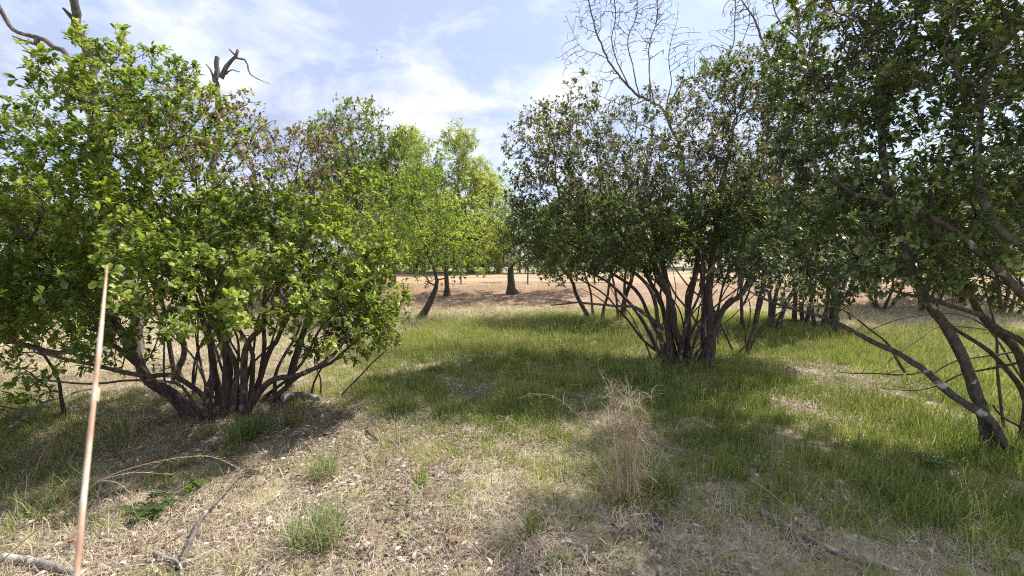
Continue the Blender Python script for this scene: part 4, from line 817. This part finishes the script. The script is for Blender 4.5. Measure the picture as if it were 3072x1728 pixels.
# bowed seed stalk of dry grass
f0 = gpt(-14, 575); P_ = [f0, pt(40, 527, f0[1]-.05), pt(98, 481, f0[1]-.05)]; o = tag(empty('bowed_grass_stalk', f0), 'bowed golden grass stalk with three drooping seed heads in the shade', 'grass stalk')
S = spline(P_, .03); t_ = Bag(); tube(t_, S, np.linspace(.0028, .002, len(S)), 5, col=(.48, .33, .21)); link('stem', t_.mesh('stem', f0), M['straw'], o)
for pts in ([(98, 481), (125, 470), (165, 460), (205, 456), (230, 464), (246, 475)], [(98, 481), (130, 473), (172, 474)], [(98, 481), (115, 482), (128, 491), (136, 503), (131, 515)]):
    S = spline([pt(*q, f0[1]-.05) for q in pts], .02); t_ = Bag(); tube(t_, S, np.linspace(.0018, .0009, len(S)), 4, col=(.58, .42, .28)); rg = np.random.default_rng(len(pts))
    for p_ in S[len(S)//3:]:
        d_ = unit((S[-1]-S[0])[None])[0]
        for k in range(2): tube(t_, [p_, p_+(d_+rnd_dirs(rg, 1)[0]*.5)*rg.uniform(.01, .026)], [.0011, .0004], 3, col=(.60, .45, .31))
    link('seed_head', t_.mesh('seed_head', f0), M['straw'], o)

# dead curly weed and a leafy weed
f0 = gpt(105, 545); rg = np.random.default_rng(77); o = tag(empty('dead_weed', f0), 'brittle pale dead weed with curled twigs behind the blurred stalk', 'weed')
for k in range(9):
    d_ = np.array([rg.normal(.1, .5), rg.normal(0, .3), rg.uniform(.4, 1)]); S = [f0]
    for j in range(7): d_ = d_+rg.normal(0, .35, 3); d_[2] -= .12; S.append(S[-1]+unit(d_[None])[0]*.05)
    t_ = Bag(); S = spline(S, .02); tube(t_, S, np.linspace(.0026, .001, len(S)), 4)
    for p_ in S[6::5]: tube(t_, [p_, p_+rnd_dirs(rg, 1)[0]*.02, p_+rnd_dirs(rg, 1)[0]*.03], [.0016, .0012, .0006], 3)
    link('twig', t_.mesh('twig', f0), M['bark_dead'], o)
def weed(label, px, py, n, seed, r=.12, c=(.10, .19, .035)):
    f0 = gpt(px, py); rg = np.random.default_rng(seed); o = tag(empty('leafy_weed', f0), label, 'weed', 'low leafy weeds')
    for k in range(n):
        a = rg.uniform(0, 6.28); q = f0+np.array([math.cos(a), math.sin(a), 0])*r*math.sqrt(rg.uniform(0, 1)); q[2] += rg.uniform(.03, .1); g = Bag(); tube(g, [f0, (f0+q)/2+np.array([0, 0, .02]), q], [.0016, .0013, .001], 3, col=(.15, .2, .06))
        aa = np.stack([np.cos(np.arange(5)*1.257+a), np.sin(np.arange(5)*1.257+a), np.full(5, .15)], 1); leaves(g, np.repeat(q[None], 5, 0), aa, np.array([[0, 0, 1.]])+0*aa, rg.uniform(.022, .04, 5), rg.uniform(.016, .026, 5), np.array(c)*rg.uniform(.8, 1.3, (5, 1)))
        link('leaf_sprig', g.mesh('leaf_sprig', f0), M['leaf'], o)
weed('low green weed with small round leaves in the shaded litter', 152, 517, 34, 401, .14, (.075, .125, .03))
weed('small leafy weed at the dark foot of the big bush', 262, 436, 22, 402, .14)
weed('broad leafed weed in the grass beside the leaning tree', 935, 470, 20, 403, .12)
weed('tiny bright weed in the litter beyond the brown stick', 195, 495, 14, 404, .06, (.12, .18, .04))

# ---------------------------------------------------------------- fallen wood
def wood(name, label, pts, r0, r1, mat='bark_dead', seed=0, cat='branch', side=()):
    """pts: picture points of where it lies, each with its height over the ground"""
    P_ = []
    for (px, py, hgt, *d) in pts:
        if d: q = pt(px, py, d[0])
        else: q = gpt(px, py); q[2] += hgt
        P_.append(q)
    o = tag(empty(name, (P_[0][0], P_[0][1], gz1(P_[0][0], P_[0][1]))), label, cat, 'fallen wood'); org = np.array(o.location[:]); S = spline(P_, .05); n = len(S); S = S+(np.stack([vnoise(S*6, seed+i) for i in range(3)], 1)-.5)*.03
    t_ = Bag(); tube(t_, S, np.linspace(r0, r1, n), 8, seed, .16); link('limb', t_.mesh('limb', org), M[mat], o); rg = np.random.default_rng(seed)
    for f, l, rr in side:
        p_ = S[int(f*(n-1))]; d_ = unit((S[-1]-S[0])[None])[0]*.7+rnd_dirs(rg, 1)[0]*.8; d_[2] = abs(d_[2])*.6+.08; t_ = Bag(); S2 = spline([p_, p_+d_*l*.5+np.array([0, 0, .01]), p_+d_*l+rnd_dirs(rg, 1)[0]*l*.15], .03)
        tube(t_, S2, np.linspace(rr, rr*.35, len(S2)), 5, seed, .1); link('side_twig', t_.mesh('side_twig', org), M[mat], o)
    return o
wood('fallen_log', 'bleached white log lying behind the foot of the blurred stalk', [(-20, 558, .03), (30, 566, .03), (76, 574, .03)], .020, .016, seed=1, cat='log')
wood('fallen_branch', 'straight brown stick propped slantwise over the litter', [(176, 574, .02), (190, 552, .06), (212, 520, .08), (243, 478, .03)], .014, .008, 'bark', 2)
wood('fallen_branch', 'splintered pale wood piece at the foot of the straight brown stick', [(158, 556, .02), (180, 566, .03), (207, 556, .02)], .014, .008, seed=3, side=[(.4, .14, .012), (.7, .12, .01)])
wood('fallen_log', 'pale curved log piece lying beside the big bush', [(280, 405, .05), (298, 400, .06), (319, 403, .04)], .036, .026, seed=4, cat='log')
wood('leaning_stick', 'thin dark stick leaning up out of the litter beside the big bush', [(338, 398, .0), (360, 376, 0, 4.85), (387, 350, 0, 4.75)], .012, .006, 'bark', 5, 'stick', side=[(.55, .1, .004)])
wood('fallen_branch', 'thin dark twig flat on the litter below the leaning stick', [(344, 407, .02), (362, 396, .03), (378, 388, .03)], .010, .005, 'bark', 6)
wood('fallen_branch', 'short bent dark twig on the litter near the dark grass clump', [(368, 427, .04), (370, 437, .03), (380, 443, .02)], .011, .007, 'bark_dark', 7)
wood('fallen_branch', 'long grey branch half buried in the grass near the dry bunchgrass', [(757, 514, .03), (775, 527, .03), (815, 545, .02), (850, 560, .02), (890, 574, .02)], .016, .012, seed=8, side=[(.3, .1, .005)])
wood('fallen_branch', 'slender grey branch slanting over the tangled grass under the bush', [(-15, 448, .05), (23, 433, .12), (48, 417, .16), (70, 408, .14), (96, 397, .1)], .013, .009, seed=9, side=[(.55, .2, .006)])
wood('fallen_branch', 'green tinged log in the grass among the back row stems', [(772, 322, .06), (800, 324, .06), (822, 325, .06)], .03, .025, 'bark', 10)
wood('fallen_branch', 'twiggy dead branch sprawled on sunlit grass before the leaning tree', [(835, 375, .03), (870, 382, .1), (900, 388, .16), (930, 388, .2)], .007, .012, 'bark_dark', 11, side=[(.3, .3, .005), (.5, .35, .006), (.7, .3, .006), (.85, .3, .005)])
wood('dead_limb', 'low dead forked limb reaching out over the meadow edge', [(664, 328, 0, 6.15), (636, 309, 0, 6.0), (612, 306, 0, 5.9), (580, 303, 0, 5.8), (552, 305, 0, 5.7)], .028, .008, 'bark', 12, side=[(.55, .5, .010), (.7, .45, .009), (.85, .35, .007)])
# straws and big single dry leaves
def straw(label, px, py, px2, py2, h, r=.0035):
    a = gpt(px, py); q = pt(px2, py2, a[1]); o = tag(empty('dry_straw', a), label, 'straw', 'loose straws'); t_ = Bag(); S = spline([a, (a+q)/2+np.array([0, .01, .01]), q], .02); tube(t_, S, np.linspace(r, r*.8, len(S)), 5, col=(.72, .62, .45)); link('straw', t_.mesh('straw', a), M['straw'], o)
straw('short pale straw sticking up beside the dead weed', 50, 535, 43, 517, 0)
straw('second pale straw sticking up by the bleached log', 32, 557, 25, 541, 0)
straw('long pale grass stem arching over the green near the grey branch', 790, 510, 752, 480, 0, .0025)
def dryleaf(label, px, py, seed, L=.07, c=(.42, .27, .15)):
    a = gpt(px, py); rg = np.random.default_rng(seed); o = tag(empty('dry_leaf', a), label, 'leaf', 'big single dry leaves'); k = 7; ang = np.linspace(-2.0, 2.0, k)+rg.uniform(0, 6)
    A_ = np.stack([np.cos(ang), np.sin(ang), rg.uniform(.1, .5, k)], 1); g = Bag(); leaves(g, np.repeat((a+np.array([0, 0, .05]))[None], k, 0), A_, np.array([[0, 0, 1.]])+.2*rg.normal(size=(k, 3)), L*rg.uniform(.5, .8, k), L*rg.uniform(.25, .4, k), np.array(c)*rg.uniform(.8, 1.2, (k, 1)), 'fine', .3)
    link('blade', g.mesh('blade', a), M['straw'], o)
dryleaf('curled tan leaf lying in the grass past the dry bunchgrass', 655, 563, 1, .055, (.42, .30, .19)); dryleaf('brown lobed leaf lying on the straw before the pale tussock', 455, 549, 2, .05, (.33, .22, .14)); dryleaf('rust brown curled leaf by the bleached log', 72, 548, 3, .06, (.30, .19, .12))
dryleaf('bleached pale leaf flat on the straw near the widest tussock', 362, 553, 4, .06, (.46, .38, .29))

# ---------------------------------------------------------------- fence and shed in the distance, insects in the air
fy = 15.9; f0 = np.array([-6.5, fy, gz1(-6.5, fy)]); o = tag(empty('wire_fence', f0), 'thin wire fence on rusty posts along the dirt road', 'fence')
M['rust'] = plain('rusty_steel', (.10, .075, .06), .8, .3); M['wire'] = plain('galvanised_wire', (.22, .21, .20), .5, .1, metal=.6)
for i in range(9):
    x = -6.5+i*2.35; t_ = Bag(); z = gz1(x, fy); tube(t_, [(x, fy, z-.1), (x+.01, fy, z+.5), (x+.02, fy, z+1.15)], [.028, .026, .026], 6); link('post', t_.mesh('post', f0), M['rust'], o)
for h_ in (.15, .3, .45, .6, .8, 1.05):
    t_ = Bag(); S = np.array([(x, fy-.03, gz1(x, fy)+h_+.01*math.sin(x*3)) for x in np.linspace(-6.5, 12.3, 40)]); tube(t_, S, np.full(40, .004), 3); link('wire', t_.mesh('wire', f0), M['wire'], o)
def box(bag, x0, x1, y0, y1, z0, z1):
    V = [(x, y, z) for z in (z0, z1) for y in (y0, y1) for x in (x0, x1)]; bag.add(V, [[0, 2, 3, 1], [4, 5, 7, 6], [0, 1, 5, 4], [1, 3, 7, 5], [3, 2, 6, 7], [2, 0, 4, 6]])
c = pt(486, 262, 34.0); z = gz1(c[0], c[1]); o = tag(empty('white_shed', (c[0], c[1], z)), 'small white shed with dark doorway beyond the dirt road', 'shed'); org = np.array(o.location[:])
M['white'] = plain('white_paint', (.78, .78, .76), .6, .06, 3); M['tin'] = plain('tin_roof', (.42, .43, .44), .45, .15, 4, metal=.5); M['dark'] = plain('dark_door', (.06, .05, .045), .7, .2)
x0, x1, y0, y1 = c[0]-1.9, c[0]+2.6, c[1], c[1]+3.2; parts = [('wall', x0, x0+.9, y0, y0+.12, 2.5), ('wall', x0+1.9, x1, y0, y0+.12, 2.5), ('wall', x0, x0+.12, y0+.125, y1, 2.5), ('wall', x1-.12, x1, y0+.125, y1, 2.5), ('wall', x0+.125, x1-.125, y1-.12, y1, 2.5)]
for nm, a, b_, cc_, d_, hh in parts: t_ = Bag(); box(t_, a, b_, cc_, d_, z-.05, z+hh); link(nm, t_.mesh(nm, org, False), M['white'], o)
t_ = Bag(); box(t_, x0+.9, x0+1.9, y0+.03, y0+.11, z+2.1, z+2.5); link('lintel', t_.mesh('lintel', org, False), M['white'], o)
t_ = Bag(); box(t_, x0+.91, x0+1.89, y0+.05, y0+.09, z, z+2.09); dd = link('door', t_.mesh('door', org, False), M['dark'], o)
t_ = Bag(); box(t_, x0+1.75, x0+1.8, y0+.0, y0+.05, z+.95, z+1.1); link('door_handle', t_.mesh('door_handle', org, False), M['tin'], dd)
t_ = Bag(); ym = (y0+y1)/2; V = [(x, y, zz) for x in (x0-.25, x1+.25) for (y, zz) in ((y0-.3, z+2.4), (ym, z+3.3), (y1+.3, z+2.4), (y1+.3, z+2.5), (ym, z+3.42), (y0-.3, z+2.5))]
t_.add(V, [[0, 1, 7, 6], [1, 2, 8, 7], [2, 3, 9, 8], [3, 4, 10, 9], [4, 5, 11, 10], [5, 0, 6, 11], [0, 5, 4, 1], [1, 4, 3, 2], [6, 7, 10, 11], [7, 8, 9, 10]]); link('roof', t_.mesh('roof', org, False), M['tin'], o)
for (px, py, lab) in ((377, 50, 'dark flying insect high against the sky'), (382, 57, 'pale flying insect just below the dark one in the sky')):
    c = pt(px, py, 3.2); o = tag(empty('flying_insect', c), lab, 'insect'); dk = 'dark' if px == 377 else 'tin'
    t_ = Bag(); tube(t_, [c+np.array([-.006, 0, -.002]), c+np.array([-.002, 0, 0]), c+np.array([.002, 0, 0]), c+np.array([.006, 0, .001])], [.0008, .0022, .0024, .001], 6); link('body', t_.mesh('body', c), M[dk], o)
    for sgn in (-1, 1): t_ = Bag(); leaves(t_, np.array([c+np.array([.001, 0, .001])]), np.array([[-.3, sgn, .5]]), np.array([[0, 0, 1.]]), [.010], [.005], (.3, .3, .3), 'fine'); link('wing', t_.mesh('wing', c), M['straw'], o)
